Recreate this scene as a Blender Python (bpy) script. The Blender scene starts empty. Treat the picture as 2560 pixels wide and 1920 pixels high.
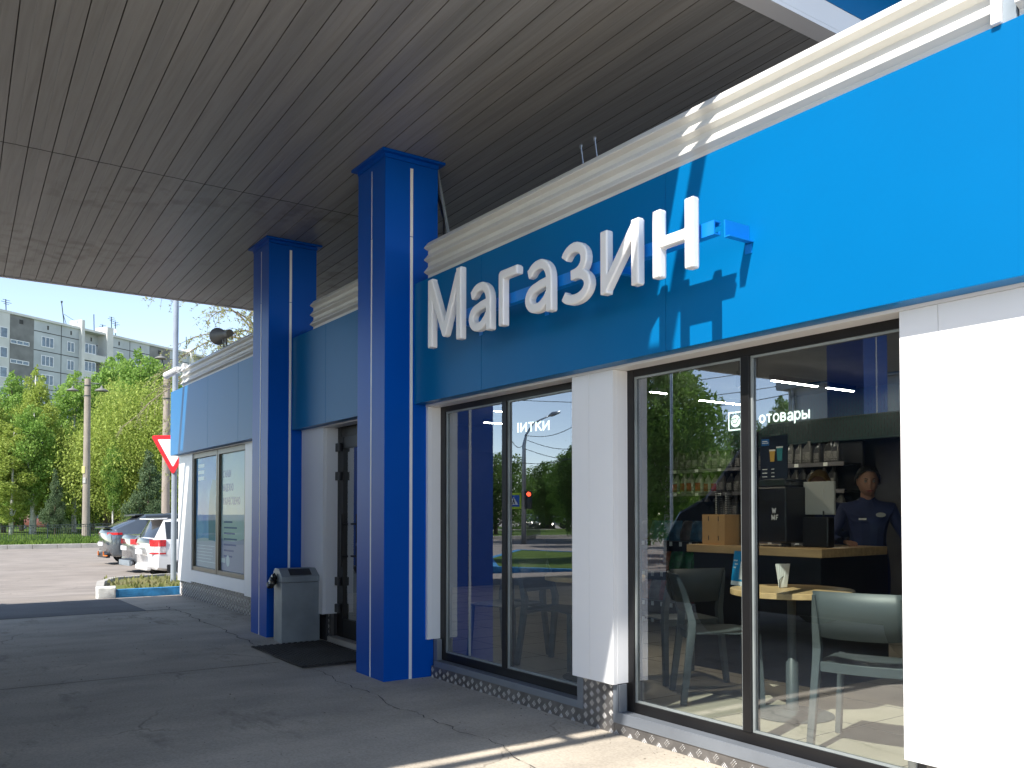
import bpy, bmesh, math, random
import numpy as np
from mathutils import Vector, Matrix
R = math.radians
random.seed(7)
scene = bpy.context.scene
COL = scene.collection

# ------------------------------------------------------------------ camera
cd = bpy.data.cameras.new('camera'); cam = bpy.data.objects.new('camera', cd); COL.objects.link(cam)
yaw, pitch = R(34.9), R(1.5)
fw0 = Vector((-math.cos(yaw), math.sin(yaw), 0)); up0 = Vector((0, 0, 1)); rt = Vector((math.sin(yaw), math.cos(yaw), 0))
fw = fw0 * math.cos(pitch) + up0 * math.sin(pitch); up = up0 * math.cos(pitch) - fw0 * math.sin(pitch)
cam.matrix_world = Matrix(((rt.x, up.x, -fw.x, 0), (rt.y, up.y, -fw.y, 0), (rt.z, up.z, -fw.z, 1.33), (0, 0, 0, 1)))
cd.sensor_width = 36; cd.lens = 36 * 2195 / 2560; cd.shift_y = 265 / 2560
cd.clip_start = 0.05; cd.clip_end = 2000
scene.camera = cam

# ------------------------------------------------------------------ light
SUNV = Vector((.26, -.84, 1)).normalized()
sl = bpy.data.lights.new('sun', 'SUN'); sl.energy = 2.45; sl.angle = R(.53); sl.color = (1, .955, .88)
so = bpy.data.objects.new('sun', sl); COL.objects.link(so); so.location = (0, -30, 40)
so.rotation_euler = (-SUNV).to_track_quat('-Z', 'Y').to_euler()
w = bpy.data.worlds.new('World'); scene.world = w; w.use_nodes = True
nt = w.node_tree; nt.nodes.clear()
sky = nt.nodes.new('ShaderNodeTexSky'); sky.sky_type = 'NISHITA'; sky.sun_disc = False
sky.sun_elevation = math.asin(SUNV.z); sky.sun_rotation = math.atan2(SUNV.x, SUNV.y)
sky.air_density = .58; sky.dust_density = .1; sky.ozone_density = 1.2
bg = nt.nodes.new('ShaderNodeBackground'); bg.inputs[1].default_value = .137
wo = nt.nodes.new('ShaderNodeOutputWorld'); tint = nt.nodes.new('ShaderNodeMix'); tint.data_type = 'RGBA'; tint.blend_type = 'MULTIPLY'; tint.inputs[0].default_value = 1; tint.inputs[7].default_value = (1.03, .88, .73, 1)
nt.links.new(sky.outputs[0], tint.inputs[6]); nt.links.new(tint.outputs[2], bg.inputs[0]); nt.links.new(bg.outputs[0], wo.inputs[0])
scene.view_settings.view_transform = 'Standard'; scene.view_settings.look = 'None'
scene.view_settings.exposure = 1.8; scene.view_settings.gamma = 1
scene.render.engine = 'CYCLES'
cy = scene.cycles
cy.use_denoising = True; cy.max_bounces = 8; cy.diffuse_bounces = 5; cy.glossy_bounces = 4
cy.transparent_max_bounces = 24; cy.caustics_reflective = False; cy.caustics_refractive = False; cy.sample_clamp_indirect = 6

# ------------------------------------------------------------------ materials
def _n(m, t, **k):
    n = m.node_tree.nodes.new(t)
    for a, b in k.items(): setattr(n, a, b)
    return n
MATS = {}
def mat(name, col, rough=.5, metal=0, var=.12, scale=4, bump=0, bscale=60, spec=.5, stretch=None, emit=0, coat=0):
    if name in MATS: return MATS[name]
    m = bpy.data.materials.new(name); m.use_nodes = True; MATS[name] = m
    m.diffuse_color = (*col, 1)
    b = m.node_tree.nodes['Principled BSDF']; L = m.node_tree.links
    b.inputs['Roughness'].default_value = rough; b.inputs['Metallic'].default_value = metal
    b.inputs['Specular IOR Level'].default_value = spec; b.inputs['Coat Weight'].default_value = coat
    tc = _n(m, 'ShaderNodeTexCoord'); src = tc.outputs['Object']
    if stretch:
        mp = _n(m, 'ShaderNodeMapping'); mp.inputs['Scale'].default_value = stretch; L.new(src, mp.inputs[0]); src = mp.outputs[0]
    nz = _n(m, 'ShaderNodeTexNoise'); nz.inputs['Scale'].default_value = scale; nz.inputs['Detail'].default_value = 5
    L.new(src, nz.inputs[0])
    cr = _n(m, 'ShaderNodeValToRGB'); e = cr.color_ramp.elements
    e[0].position = .3; e[1].position = .7
    e[0].color = (*[c * (1 - var) for c in col], 1); e[1].color = (*[min(1, c * (1 + var)) for c in col], 1)
    L.new(nz.outputs[0], cr.inputs[0]); L.new(cr.outputs[0], b.inputs['Base Color'])
    if bump:
        n2 = _n(m, 'ShaderNodeTexNoise'); n2.inputs['Scale'].default_value = bscale; n2.inputs['Detail'].default_value = 3
        L.new(src, n2.inputs[0])
        bp = _n(m, 'ShaderNodeBump'); bp.inputs['Strength'].default_value = bump; bp.inputs['Distance'].default_value = .02
        L.new(n2.outputs[0], bp.inputs['Height']); L.new(bp.outputs[0], b.inputs['Normal'])
    if emit:
        b.inputs['Emission Color'].default_value = (*col, 1); b.inputs['Emission Strength'].default_value = emit
    return m
def ramp(m, src, p0, p1, c0=(0, 0, 0, 1), c1=(1, 1, 1, 1)):
    r = _n(m, 'ShaderNodeValToRGB'); e = r.color_ramp.elements
    e[0].position = p0; e[1].position = p1; e[0].color = c0; e[1].color = c1
    m.node_tree.links.new(src, r.inputs[0]); return r.outputs[0]
def mixc(m, f, a, b, mode='MIX'):
    x = _n(m, 'ShaderNodeMix', data_type='RGBA', blend_type=mode); L = m.node_tree.links
    if hasattr(f, 'links'): L.new(f, x.inputs[0])
    else: x.inputs[0].default_value = f
    for s, v in ((x.inputs[6], a), (x.inputs[7], b)):
        if hasattr(v, 'links'): L.new(v, s)
        else: s.default_value = (*v, 1)
    return x.outputs[2]
def tex(m, t, scale, vec=None, detail=4, stretch=None, rot=0, **k):
    L = m.node_tree.links
    tc = _n(m, 'ShaderNodeTexCoord'); src = tc.outputs['Object'] if vec is None else vec
    if stretch or rot:
        mp = _n(m, 'ShaderNodeMapping'); mp.inputs['Scale'].default_value = stretch or (1, 1, 1); mp.inputs['Rotation'].default_value = (0, 0, rot)
        L.new(src, mp.inputs[0]); src = mp.outputs[0]
    n = _n(m, 'ShaderNodeTex' + t, **k); n.inputs['Scale'].default_value = scale
    if t == 'Noise': n.inputs['Detail'].default_value = detail
    L.new(src, n.inputs['Vector']); return n

def concrete_mat(name, base, warm, crack=True, dark=.55, grain=1.0):
    m = bpy.data.materials.new(name); m.use_nodes = True; b = m.node_tree.nodes['Principled BSDF']; L = m.node_tree.links
    big = tex(m, 'Noise', .45, detail=6); mid = tex(m, 'Noise', 2.6, detail=8, stretch=(1, .5, 1)); fine = tex(m, 'Noise', 75, detail=3)
    c = mixc(m, ramp(m, big.outputs[0], .3, .7), base, warm)
    c = mixc(m, ramp(m, mid.outputs[0], .35, .72, (.62, .62, .62, 1), (1.12, 1.12, 1.1, 1)), (0, 0, 0), c) if 0 else mixc(m, 1.0, c, ramp(m, mid.outputs[0], .32, .7, (.74, .74, .75, 1), (1.0, 1.0, 1.0, 1)), 'MULTIPLY')
    c = mixc(m, grain, c, ramp(m, fine.outputs[0], .3, .66, (.78, .78, .78, 1), (1.0, 1.0, 1.0, 1)), 'MULTIPLY')
    st = tex(m, 'Noise', 1.1, detail=10, stretch=(.7, 1.6, 1)); st.inputs['Roughness'].default_value = .75
    c = mixc(m, ramp(m, st.outputs[0], .56, .66), c, tuple(x * dark for x in base))
    sp = tex(m, 'Voronoi', 4.5); c = mixc(m, ramp(m, sp.outputs[0], .025, .04, (1, 1, 1, 1), (0, 0, 0, 1)), c, tuple(x * .35 for x in base))
    h = fine.outputs[0]
    if crack:
        wob = tex(m, 'Noise', 3.0, detail=6)
        tc = _n(m, 'ShaderNodeTexCoord'); va = _n(m, 'ShaderNodeVectorMath', operation='MULTIPLY_ADD')
        L.new(wob.outputs[1], va.inputs[0]); va.inputs[1].default_value = (.45, .45, 0); L.new(tc.outputs['Object'], va.inputs[2])
        cv = tex(m, 'Voronoi', .55, vec=va.outputs[0], feature='DISTANCE_TO_EDGE')
        cm = ramp(m, cv.outputs[0], .002, .006, (1, 1, 1, 1), (0, 0, 0, 1))
        mask = ramp(m, tex(m, 'Noise', .6, detail=2).outputs[0], .54, .62)
        mu = _n(m, 'ShaderNodeMath', operation='MULTIPLY'); L.new(cm, mu.inputs[0]); L.new(mask, mu.inputs[1])
        mu2 = _n(m, 'ShaderNodeMath', operation='MULTIPLY'); L.new(mu.outputs[0], mu2.inputs[0]); mu2.inputs[1].default_value = .55
        c = mixc(m, mu2.outputs[0], c, tuple(x * .22 for x in base))
    L.new(c, b.inputs['Base Color']); b.inputs['Roughness'].default_value = .88; b.inputs['Specular IOR Level'].default_value = .3
    bp = _n(m, 'ShaderNodeBump'); bp.inputs['Strength'].default_value = .35; bp.inputs['Distance'].default_value = .006
    ad = _n(m, 'ShaderNodeMath', operation='ADD'); L.new(h, ad.inputs[0]); L.new(st.outputs[0], ad.inputs[1])
    L.new(ad.outputs[0], bp.inputs['Height']); L.new(bp.outputs[0], b.inputs['Normal'])
    return m
M_groove = mat('soffit_groove_line', (.11, .10, .09), .7, var=.4, scale=6)  # darker tone on the sloping edges of each plank
M_conc = concrete_mat('forecourt_concrete', (.54, .475, .385), (.60, .535, .44))
M_asph = concrete_mat('worn_asphalt', (.285, .25, .218), (.34, .30, .265), dark=.85)
M_patch = concrete_mat('dark_asphalt', (.17, .165, .16), (.20, .195, .19), crack=False, dark=.8)
M_path = concrete_mat('path_gravel', (.42, .38, .33), (.48, .44, .38), crack=False)

M_blue = mat('blue_composite_panel', (.0, .134, .345), .36, var=.05, scale=.8, spec=.16)
M_blue2 = mat('blue_pillar_panel', (.0, .078, .42), .33, var=.05, scale=.8, spec=.16)
M_bluerail = mat('blue_rail_toplit', (.004, .19, .60), .35, var=.05)  # brighter blue, the light from above is put into the rail colour
M_white = mat('white_composite_panel', (.80, .80, .81), .38, var=.03, scale=1.3)
M_corr = mat('white_corrugated_sheet', (.66, .65, .61), .42, var=.07, scale=5, stretch=(.4, 1, 3), bump=.06, bscale=30)
M_letter = mat('white_acrylic', (.80, .79, .78), .3, var=.03, scale=8)
M_frame = mat('black_aluminium', (.010, .0095, .010), .38, var=.2, scale=6, spec=.35)
M_brown = mat('brown_aluminium', (.12, .10, .065), .35, var=.15, scale=6)
M_alu = mat('grey_aluminium', (.34, .37, .41), .33, .75, var=.12, scale=5)
M_trim = mat('silver_grey_trim', (.20, .22, .25), .38, .3, var=.1, scale=4)
M_gasket = mat('grey_gasket', (.30, .33, .33), .4, .3, var=.2)
M_plate = mat('aluminium_tread_plate', (.19, .18, .175), .42, .6, var=.25, scale=9)
M_bars = mat('polished_glint_bars', (.72, .70, .68), .3, .25, var=.1, scale=20)  # worn bars, coloured paler than the plate to carry its glints
M_steel = mat('galvanised_steel', (.27, .31, .34), .5, .3, var=.18, scale=7)
M_bin = mat('bin_grey_paint', (.24, .27, .29), .42, .25, var=.15, scale=5)
M_black = mat('black_plastic', (.012, .012, .014), .4, var=.2)
M_bag = mat('black_bin_bag', (.008, .008, .009), .22, var=.2, bump=.5, bscale=25)
M_rubber = mat('rubber_mat', (.035, .03, .026), .7, var=.25, scale=20)
M_wood = mat('oak_wood', (.60, .40, .20), .42, var=.2, scale=3, stretch=(1, 10, 10))
M_chair = mat('grey_green_plastic', (.082, .095, .102), .42, var=.06)
M_navy = mat('black_laminate', (.016, .017, .022), .35, var=.2)
M_floor = mat('interior_floor_tile', (.47, .41, .33), .42, var=.08, scale=3)
M_dark = mat('interior_dark_wall', (.045, .045, .048), .6, var=.2)
M_ceil = mat('interior_ceiling', (.13, .125, .12), .8, var=.1)
M_light = mat('lamp_diffuser', (1, .93, .82), .5, var=.01, emit=30)
M_sign = mat('lit_sign_letters', (.85, 1, .95), .5, var=.01, emit=.55)
M_postw = mat('concrete_pole', (.30, .255, .21), .85, var=.15, scale=3, stretch=(3, 3, .6), bump=.2, bscale=40)
M_post = mat('grey_painted_post', (.30, .34, .39), .45, var=.12, scale=4)
M_red = mat('sign_red', (.65, .02, .03), .4, var=.05)
M_signw = mat('sign_white', (.8, .8, .8), .4, var=.03)
M_glasscar = mat('car_glass', (.03, .035, .04), .08, var=.1, spec=.8)
M_tyre = mat('tyre_rubber', (.02, .02, .02), .8, var=.2)
M_kerbw = mat('white_painted_kerb', (.62, .62, .60), .8, var=.15, scale=9, bump=.3)
M_kerbb = mat('blue_painted_kerb', (.03, .20, .42), .75, var=.35, scale=9, bump=.3)
M_kerb = mat('kerb_concrete', (.36, .34, .31), .85, var=.15, scale=3, bump=.2)
M_apt = mat('hazed_grey_panel', (.44, .47, .48), .85, var=.14, scale=.35)  # made paler, with the distance haze put into the colour
M_aptd = mat('dark_pebble_panel', (.20, .20, .195), .9, var=.25, scale=.6)
M_aptw = mat('pale_wall_sunlit_pier', (.60, .60, .57), .85, var=.1, scale=.5)  # pale walls; also puts the sunlight on the projecting pier into its colour
M_joint = mat('dark_joint', (.05, .05, .05), .9, var=.2)
M_pvc = mat('white_window_frame', (.75, .76, .78), .5, var=.04)
M_apg = mat('apartment_glass', (.12, .16, .20), .12, var=.4, scale=1.5, spec=.8)
M_iron = mat('dark_iron', (.03, .045, .04), .5, var=.2)
M_bark = mat('tree_bark', (.13, .10, .07), .9, var=.3, scale=3, bump=.4, bscale=12)
M_birch = mat('birch_bark', (.58, .56, .52), .8, var=.3, scale=2.5, stretch=(1, 1, 3))
M_skin = mat('skin', (.42, .22, .15), .5, var=.06)
M_hair = mat('dark_hair', (.012, .009, .008), .5, var=.3, bump=.5)
M_blond = mat('blond_hair', (.46, .28, .10), .55, var=.3, bump=.5, bscale=40)
M_shirt = mat('navy_uniform', (.018, .03, .10), .75, var=.15, bump=.1, bscale=15)
M_green = mat('green_perforated_panel', (.014, .040, .036), .5, var=.1)
M_card = mat('kraft_board', (.55, .33, .14), .7, var=.08)
M_paper = mat('white_paper', (.82, .82, .80), .7, var=.03)
M_cyan = mat('cyan_print', (.01, .30, .62), .45, var=.15)
M_grey = mat('light_grey_screen', (.42, .43, .42), .5, var=.05)

def leafmat(name, c1, c2, rough=.6):
    m = bpy.data.materials.new(name); m.use_nodes = True; b = m.node_tree.nodes['Principled BSDF']; L = m.node_tree.links
    oi = tex(m, 'Noise', .9, detail=3); fi = tex(m, 'Noise', 9, detail=1)
    c = mixc(m, ramp(m, oi.outputs[0], .35, .65), c1, c2)
    c = mixc(m, .5, c, ramp(m, fi.outputs[0], .3, .7, (.5, .55, .5, 1), (1.35, 1.3, 1.2, 1)), 'MULTIPLY')
    L.new(c, b.inputs['Base Color']); b.inputs['Roughness'].default_value = rough; b.inputs['Specular IOR Level'].default_value = .25
    tr = _n(m, 'ShaderNodeBsdfTranslucent'); L.new(c, tr.inputs[0])
    mx = _n(m, 'ShaderNodeMixShader'); mx.inputs[0].default_value = .42
    L.new(b.outputs[0], mx.inputs[1]); L.new(tr.outputs[0], mx.inputs[2]); L.new(mx.outputs[0], m.node_tree.nodes['Material Output'].inputs[0])
    return m
M_leafy = leafmat('yellow_green_leaves', (.31, .40, .08), (.41, .48, .12))
M_leafg = leafmat('fresh_green_leaves', (.20, .35, .07), (.31, .45, .11))
M_leafd = leafmat('dark_green_leaves', (.10, .19, .04), (.16, .26, .06))
M_leafn = leafmat('reflected_birch_leaves', (.14, .27, .05), (.20, .34, .07))
M_leafp = leafmat('pine_needles', (.11, .17, .09), (.16, .22, .11))
M_leafs = leafmat('pale_young_leaves', (.27, .30, .11), (.34, .36, .16))
M_grass = leafmat('grass_ground', (.09, .17, .03), (.17, .25, .05), .8)
M_dry = leafmat('dry_verge', (.30, .27, .14), (.20, .23, .07), .9)

def glassmat(name, base, k, tint=(.93, .97, .95)):
    m = bpy.data.materials.new(name); m.use_nodes = True; n = m.node_tree.nodes; L = m.node_tree.links; n.clear()
    o = _n(m, 'ShaderNodeOutputMaterial'); t = _n(m, 'ShaderNodeBsdfTransparent'); t.inputs[0].default_value = (*tint, 1)
    g = _n(m, 'ShaderNodeBsdfGlossy'); g.inputs['Roughness'].default_value = .0; g.inputs['Color'].default_value = (.9, .94, 1, 1)
    f = _n(m, 'ShaderNodeFresnel'); f.inputs[0].default_value = 1.5
    ml = _n(m, 'ShaderNodeMath', operation='MULTIPLY_ADD'); ml.use_clamp = True
    L.new(f.outputs[0], ml.inputs[0]); ml.inputs[1].default_value = k; ml.inputs[2].default_value = base
    ge = _n(m, 'ShaderNodeNewGeometry'); iv = _n(m, 'ShaderNodeMath', operation='SUBTRACT'); iv.inputs[0].default_value = 1; L.new(ge.outputs['Backfacing'], iv.inputs[1])
    mf = _n(m, 'ShaderNodeMath', operation='MULTIPLY'); L.new(ml.outputs[0], mf.inputs[0]); L.new(iv.outputs[0], mf.inputs[1]); ml = mf
    wv = tex(m, 'Noise', .9, detail=1); bp = _n(m, 'ShaderNodeBump'); bp.inputs['Strength'].default_value = .02; bp.inputs['Distance'].default_value = .02
    L.new(wv.outputs[0], bp.inputs['Height']); L.new(bp.outputs[0], g.inputs['Normal'])
    x = _n(m, 'ShaderNodeMixShader'); L.new(ml.outputs[0], x.inputs[0]); L.new(t.outputs[0], x.inputs[1]); L.new(g.outputs[0], x.inputs[2]); L.new(x.outputs[0], o.inputs[0])
    return m
M_glass = glassmat('window_glass', .17, 2.2)
M_glass2 = glassmat('poster_glass', .02, .45)

# ------------------------------------------------------------------ mesh helpers
class MB:
    def __init__(s): s.v = []; s.f = []; s.mi = []; s.cur = 0
    def add(s, vs, fs):
        o = len(s.v); s.v += [tuple(v) for v in vs]; s.f += [tuple(i + o for i in f) for f in fs]; s.mi += [s.cur] * len(fs); return s
    def box(s, x0, x1, y0, y1, z0, z1):
        return s.add([(x, y, z) for z in (z0, z1) for y in (y0, y1) for x in (x0, x1)],
                     [(0, 2, 3, 1), (4, 5, 7, 6), (0, 1, 5, 4), (2, 6, 7, 3), (0, 4, 6, 2), (1, 3, 7, 5)])
    def obox(s, c, ax, ay, az):
        c, ax, ay, az = map(Vector, (c, ax, ay, az))
        return s.add([c + i * ax + j * ay + k * az for k in (-1, 1) for j in (-1, 1) for i in (-1, 1)],
                     [(0, 2, 3, 1), (4, 5, 7, 6), (0, 1, 5, 4), (2, 6, 7, 3), (0, 4, 6, 2), (1, 3, 7, 5)])
    def bar(s, p, q, wd, ht, upv=(0, 0, 1)):
        p, q = Vector(p), Vector(q); d = q - p; u = Vector(upv); sd = d.cross(u)
        if sd.length < 1e-6: sd = d.cross(Vector((1, 0, 0)))
        sd.normalize(); u = sd.cross(d).normalized()
        return s.obox((p + q) / 2, d / 2, sd * wd / 2, u * ht / 2)
    def tube(s, pts, r, n=8, cap=True):
        pts = [Vector(p) for p in pts]; rr = r if hasattr(r, '__len__') else [r] * len(pts)
        o = len(s.v); ref = None
        for i, p in enumerate(pts):
            d = (pts[min(i + 1, len(pts) - 1)] - pts[max(i - 1, 0)]).normalized()
            if ref is None: ref = d.orthogonal().normalized()
            ref = (ref - d * ref.dot(d)).normalized(); b = d.cross(ref)
            for k in range(n):
                a = 2 * math.pi * k / n; s.v.append(tuple(p + (ref * math.cos(a) + b * math.sin(a)) * rr[i]))
        for i in range(len(pts) - 1):
            for k in range(n):
                k2 = (k + 1) % n; s.f.append((o + i * n + k, o + i * n + k2, o + (i + 1) * n + k2, o + (i + 1) * n + k)); s.mi.append(s.cur)
        if cap:
            s.f.append(tuple(o + k for k in range(n))[::-1]); s.f.append(tuple(o + (len(pts) - 1) * n + k for k in range(n))); s.mi += [s.cur] * 2
        return s
    def lathe(s, c, prof, n=24, axis=(0, 0, 1)):
        q = Vector((0, 0, 1)).rotation_difference(Vector(axis)); c = Vector(c); o = len(s.v)
        for r, z in prof:
            for k in range(n):
                a = 2 * math.pi * k / n; s.v.append(tuple(c + q @ Vector((r * math.cos(a), r * math.sin(a), z))))
        for i in range(len(prof) - 1):
            for k in range(n):
                k2 = (k + 1) % n; s.f.append((o + i * n + k, o + i * n + k2, o + (i + 1) * n + k2, o + (i + 1) * n + k)); s.mi.append(s.cur)
        s.f.append(tuple(o + k for k in range(n))[::-1]); s.f.append(tuple(o + (len(prof) - 1) * n + k for k in range(n))); s.mi += [s.cur] * 2
        return s
    def prism(s, poly, fn, d0, d1):
        n = len(poly); vs = [fn(a, b, d0) for a, b in poly] + [fn(a, b, d1) for a, b in poly]
        return s.add(vs, [tuple(range(n))[::-1], tuple(range(n, 2 * n))] + [(i, (i + 1) % n, (i + 1) % n + n, i + n) for i in range(n)])
    def quad(s, a, b, c, d): return s.add([a, b, c, d], [(0, 1, 2, 3)])
    def build(s, name, mats, parent=None, smooth=False, bevel=0):
        me = bpy.data.meshes.new(name); me.from_pydata([tuple(v) for v in s.v], [], s.f)
        ms = mats if isinstance(mats, (list, tuple)) else [mats]
        for m in ms: me.materials.append(m)
        if len(ms) > 1: me.polygons.foreach_set('material_index', s.mi)
        bm = bmesh.new(); bm.from_mesh(me); bmesh.ops.recalc_face_normals(bm, faces=bm.faces); bm.to_mesh(me); bm.free()
        if smooth: me.shade_smooth()
        me.update()
        o = bpy.data.objects.new(name, me); COL.objects.link(o)
        if parent: o.parent = parent
        if bevel:
            b = o.modifiers.new('bevel', 'BEVEL'); b.width = bevel; b.segments = 2; b.limit_method = 'ANGLE'
        return o
def tag(o, label=None, cat=None, group=None, kind=None):
    if label: o['label'] = label
    if cat: o['category'] = cat
    if group: o['group'] = group
    if kind: o['kind'] = kind
    return o
def thing(name, label, cat, loc=(0, 0, 0), group=None, rz=0):
    o = bpy.data.objects.new(name, None); COL.objects.link(o); o.location = loc; o.rotation_euler = (0, 0, rz); o.empty_display_size = .1
    return tag(o, label, cat, group)
def copy_tree(o, parent=None):
    c = o.copy(); COL.objects.link(c); c.parent = parent
    for ch in list(o.children): copy_tree(ch, c)
    return c
def struct(o): return tag(o, kind='structure')
def box(x0, x1, y0, y1, z0, z1): return MB().box(x0, x1, y0, y1, z0, z1)

# ------------------------------------------------------------------ stroke lettering through a distance field (one clean outline per glyph)
def arc(cx, cy, rx, ry, a0, a1, n=14): return [(cx + rx * math.cos(R(a0 + (a1 - a0) * i / n)), cy + ry * math.sin(R(a0 + (a1 - a0) * i / n))) for i in range(n + 1)]
GL = {  # glyph: (width, [strokes]); x-height 1, capitals 1.32
 'а': (.80, [arc(.42, .56, .28, .33, 160, 0) + [(.70, -.0)], [(.70, .46), (.40, .44)] + arc(.38, .24, .26, .19, 95, 300) + [(.60, .17), (.70, .32)]]),
 'г': (.62, [[(.1, 0), (.1, .9), (.62, .9)]]),
 'з': (.78, [arc(.34, .69, .27, .21, 150, -88) + [(.24, .48)], [(.24, .48), (.36, .48)] + arc(.34, .285, .31, .195, 85, -150)]),
 'и': (.84, [[(.12, 0), (.12, 1)], [(.72, 0), (.72, 1)], [(.12, .10), (.72, .90)]]),
 'н': (.84, [[(.12, 0), (.12, 1)], [(.72, 0), (.72, 1)], [(.12, .52), (.72, .52)]]),
 'о': (.90, [arc(.45, .5, .33, .40, 0, 360, 28)]), 'т': (.80, [[(.04, .9), (.76, .9)], [(.4, 0), (.4, .9)]]),
 'в': (.80, [[(.12, 0), (.12, 1)], [(.12, .9), (.40, .9)] + arc(.42, .71, .20, .19, 90, -90) + [(.12, .52)], [(.40, .52)] + arc(.44, .31, .22, .21, 90, -90) + [(.12, .1)]]),
 'р': (.88, [[(.12, -.36), (.12, 1)], arc(.46, .5, .30, .40, 0, 360, 24)]),
 'ы': (1.06, [[(.12, 0), (.12, 1)], [(.12, .55), (.42, .55)] + arc(.44, .325, .22, .225, 90, -90) + [(.12, .1)], [(.92, 0), (.92, 1)]]),
 'к': (.82, [[(.12, 0), (.12, 1)], [(.12, .5), (.74, 1)], [(.34, .62), (.78, 0)]]),
 'М': (1.02, [[(.12, 0), (.12, 1.3)], [(.90, 0), (.90, 1.3)], [(.14, 1.24), (.51, .22), (.88, 1.24)]]),
 'С': (.9, [arc(.52, .65, .38, .56, 50, 310, 22)]), 'Н': (.92, [[(.12, 0), (.12, 1.3)], [(.8, 0), (.8, 1.3)], [(.12, .68), (.8, .68)]]),
 'А': (.98, [[(.06, 0), (.49, 1.26), (.92, 0)], [(.2, .4), (.78, .4)]]), 'И': (.94, [[(.12, 0), (.12, 1.3)], [(.82, 0), (.82, 1.3)], [(.12, .1), (.82, 1.2)]]),
 'Д': (1.0, [[(.22, .1), (.34, 1.2), (.78, 1.2), (.78, .1)], [(.06, -.2), (.06, .1), (.94, .1), (.94, -.2)]]),
 'Е': (.78, [[(.74, .1), (.12, .1), (.12, 1.2), (.72, 1.2)], [(.12, .68), (.66, .68)]]),
 'Ж': (1.24, [[(.62, 0), (.62, 1.3)], [(.08, 0), (.46, .68), (.08, 1.3)], [(1.16, 0), (.78, .68), (1.16, 1.3)], [(.46, .68), (.78, .68)]]),
 'О': (1.04, [arc(.52, .65, .40, .56, 0, 360, 28)]), 'К': (.86, [[(.12, 0), (.12, 1.3)], [(.12, .6), (.80, 1.3)], [(.32, .78), (.84, 0)]]),
 'Ч': (.86, [[(.12, 1.3), (.12, .84), (.26, .62), (.74, .62)], [(.74, 0), (.74, 1.3)]]), 'Т': (.86, [[(.04, 1.2), (.82, 1.2)], [(.43, 0), (.43, 1.2)]]),
 'В': (.86, [[(.12, .1), (.12, 1.2), (.45, 1.2)] + arc(.46, .95, .22, .25, 90, -90, 8) + [(.12, .68)], [(.46, .68)] + arc(.5, .39, .24, .29, 90, -90, 8) + [(.12, .1)]]),
 'W': (1.2, [[(.06, 1.3), (.32, .08), (.6, 1.1), (.88, .08), (1.14, 1.3)]]), 'F': (.74, [[(.12, 0), (.12, 1.2), (.72, 1.2)], [(.12, .68), (.62, .68)]]),
 ' ': (.45, [])}
def sdf(strokes, w, X, Y, sx=1, sy=1):
    D = np.full(X.shape, 9.)
    for st in strokes:
        P = np.array(st, float) * [sx, sy]; d = np.full(X.shape, 9.)
        for a, b in zip(P[:-1], P[1:]):
            ab = b - a; L2 = max(ab @ ab, 1e-12)
            t = np.clip(((X - a[0]) * ab[0] + (Y - a[1]) * ab[1]) / L2, 0, 1)
            d = np.minimum(d, np.hypot(X - a[0] - t * ab[0], Y - a[1] - t * ab[1]) - w / 2)
        if np.hypot(*(P[0] - P[-1])) > 1e-6:
            for e, f in ((P[0], P[1]), (P[-1], P[-2])):
                n = (e - f) / np.hypot(*(e - f)); pl = (X - e[0]) * n[0] + (Y - e[1]) * n[1]
                cut = np.maximum(-pl, np.hypot(X - e[0], Y - e[1]) - w * .75)
                d = np.maximum(d, -cut)
        D = np.minimum(D, d)
    return D
def glyph_mesh(mb, strokes, w, fn, sx, sy, wd, d0=0, d1=None, h=None, bev=0, y0=-.45, y1=1.4):
    """fills the inside of the distance field cell by cell; fn(u, v, depth) -> xyz; d1 gives a solid letter"""
    h = h or w / 5.0
    xs = np.arange(-w, wd * sx + w + h, h); ys = np.arange(y0 * sy, y1 * sy + h, h)
    X, Y = np.meshgrid(xs, ys, indexing='ij'); D = sdf(strokes, w, X, Y, sx, sy)
    vid = {}; V = []; DD = []
    def vert(key, x, y, d):
        if key not in vid: vid[key] = len(V); V.append((x, y)); DD.append(d)
        return vid[key]
    faces = []; edges = []
    for i in range(len(xs) - 1):
        for j in range(len(ys) - 1):
            q = [(i, j), (i + 1, j), (i + 1, j + 1), (i, j + 1)]; dv = [D[a] for a in q]
            if min(dv) >= 0: continue
            poly = []; 
            for k in range(4):
                a, b = q[k], q[(k + 1) % 4]; da, db = dv[k], dv[(k + 1) % 4]
                if da < 0: poly.append((vert(a, xs[a[0]], ys[a[1]], da), 0))
                if (da < 0) != (db < 0):
                    t = da / (da - db); kk = tuple(sorted((a, b)))
                    poly.append((vert(kk, xs[a[0]] + t * (xs[b[0]] - xs[a[0]]), ys[a[1]] + t * (ys[b[1]] - ys[a[1]]), 0), 1))
            if len(poly) >= 3:
                faces.append([p[0] for p in poly])
                for k in range(len(poly)):
                    if poly[k][1] and poly[(k + 1) % len(poly)][1]: edges.append((poly[k][0], poly[(k + 1) % len(poly)][0]))
    if not V: return
    if d1 is None:
        mb.add([fn(x, y, d0) for x, y in V], faces)
    else:
        n = len(V)
        def off(d):
            t = min(1, -d / bev) if bev else 1
            return (1 - t) ** 2 * bev * .8 if bev else 0
        mb.add([fn(x, y, d0 + off(d)) for (x, y), d in zip(V, DD)] + [fn(x, y, d1) for x, y in V],
               faces + [[i + n for i in f][::-1] for f in faces] + [(a, b, b + n, a + n) for a, b in edges])
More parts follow.
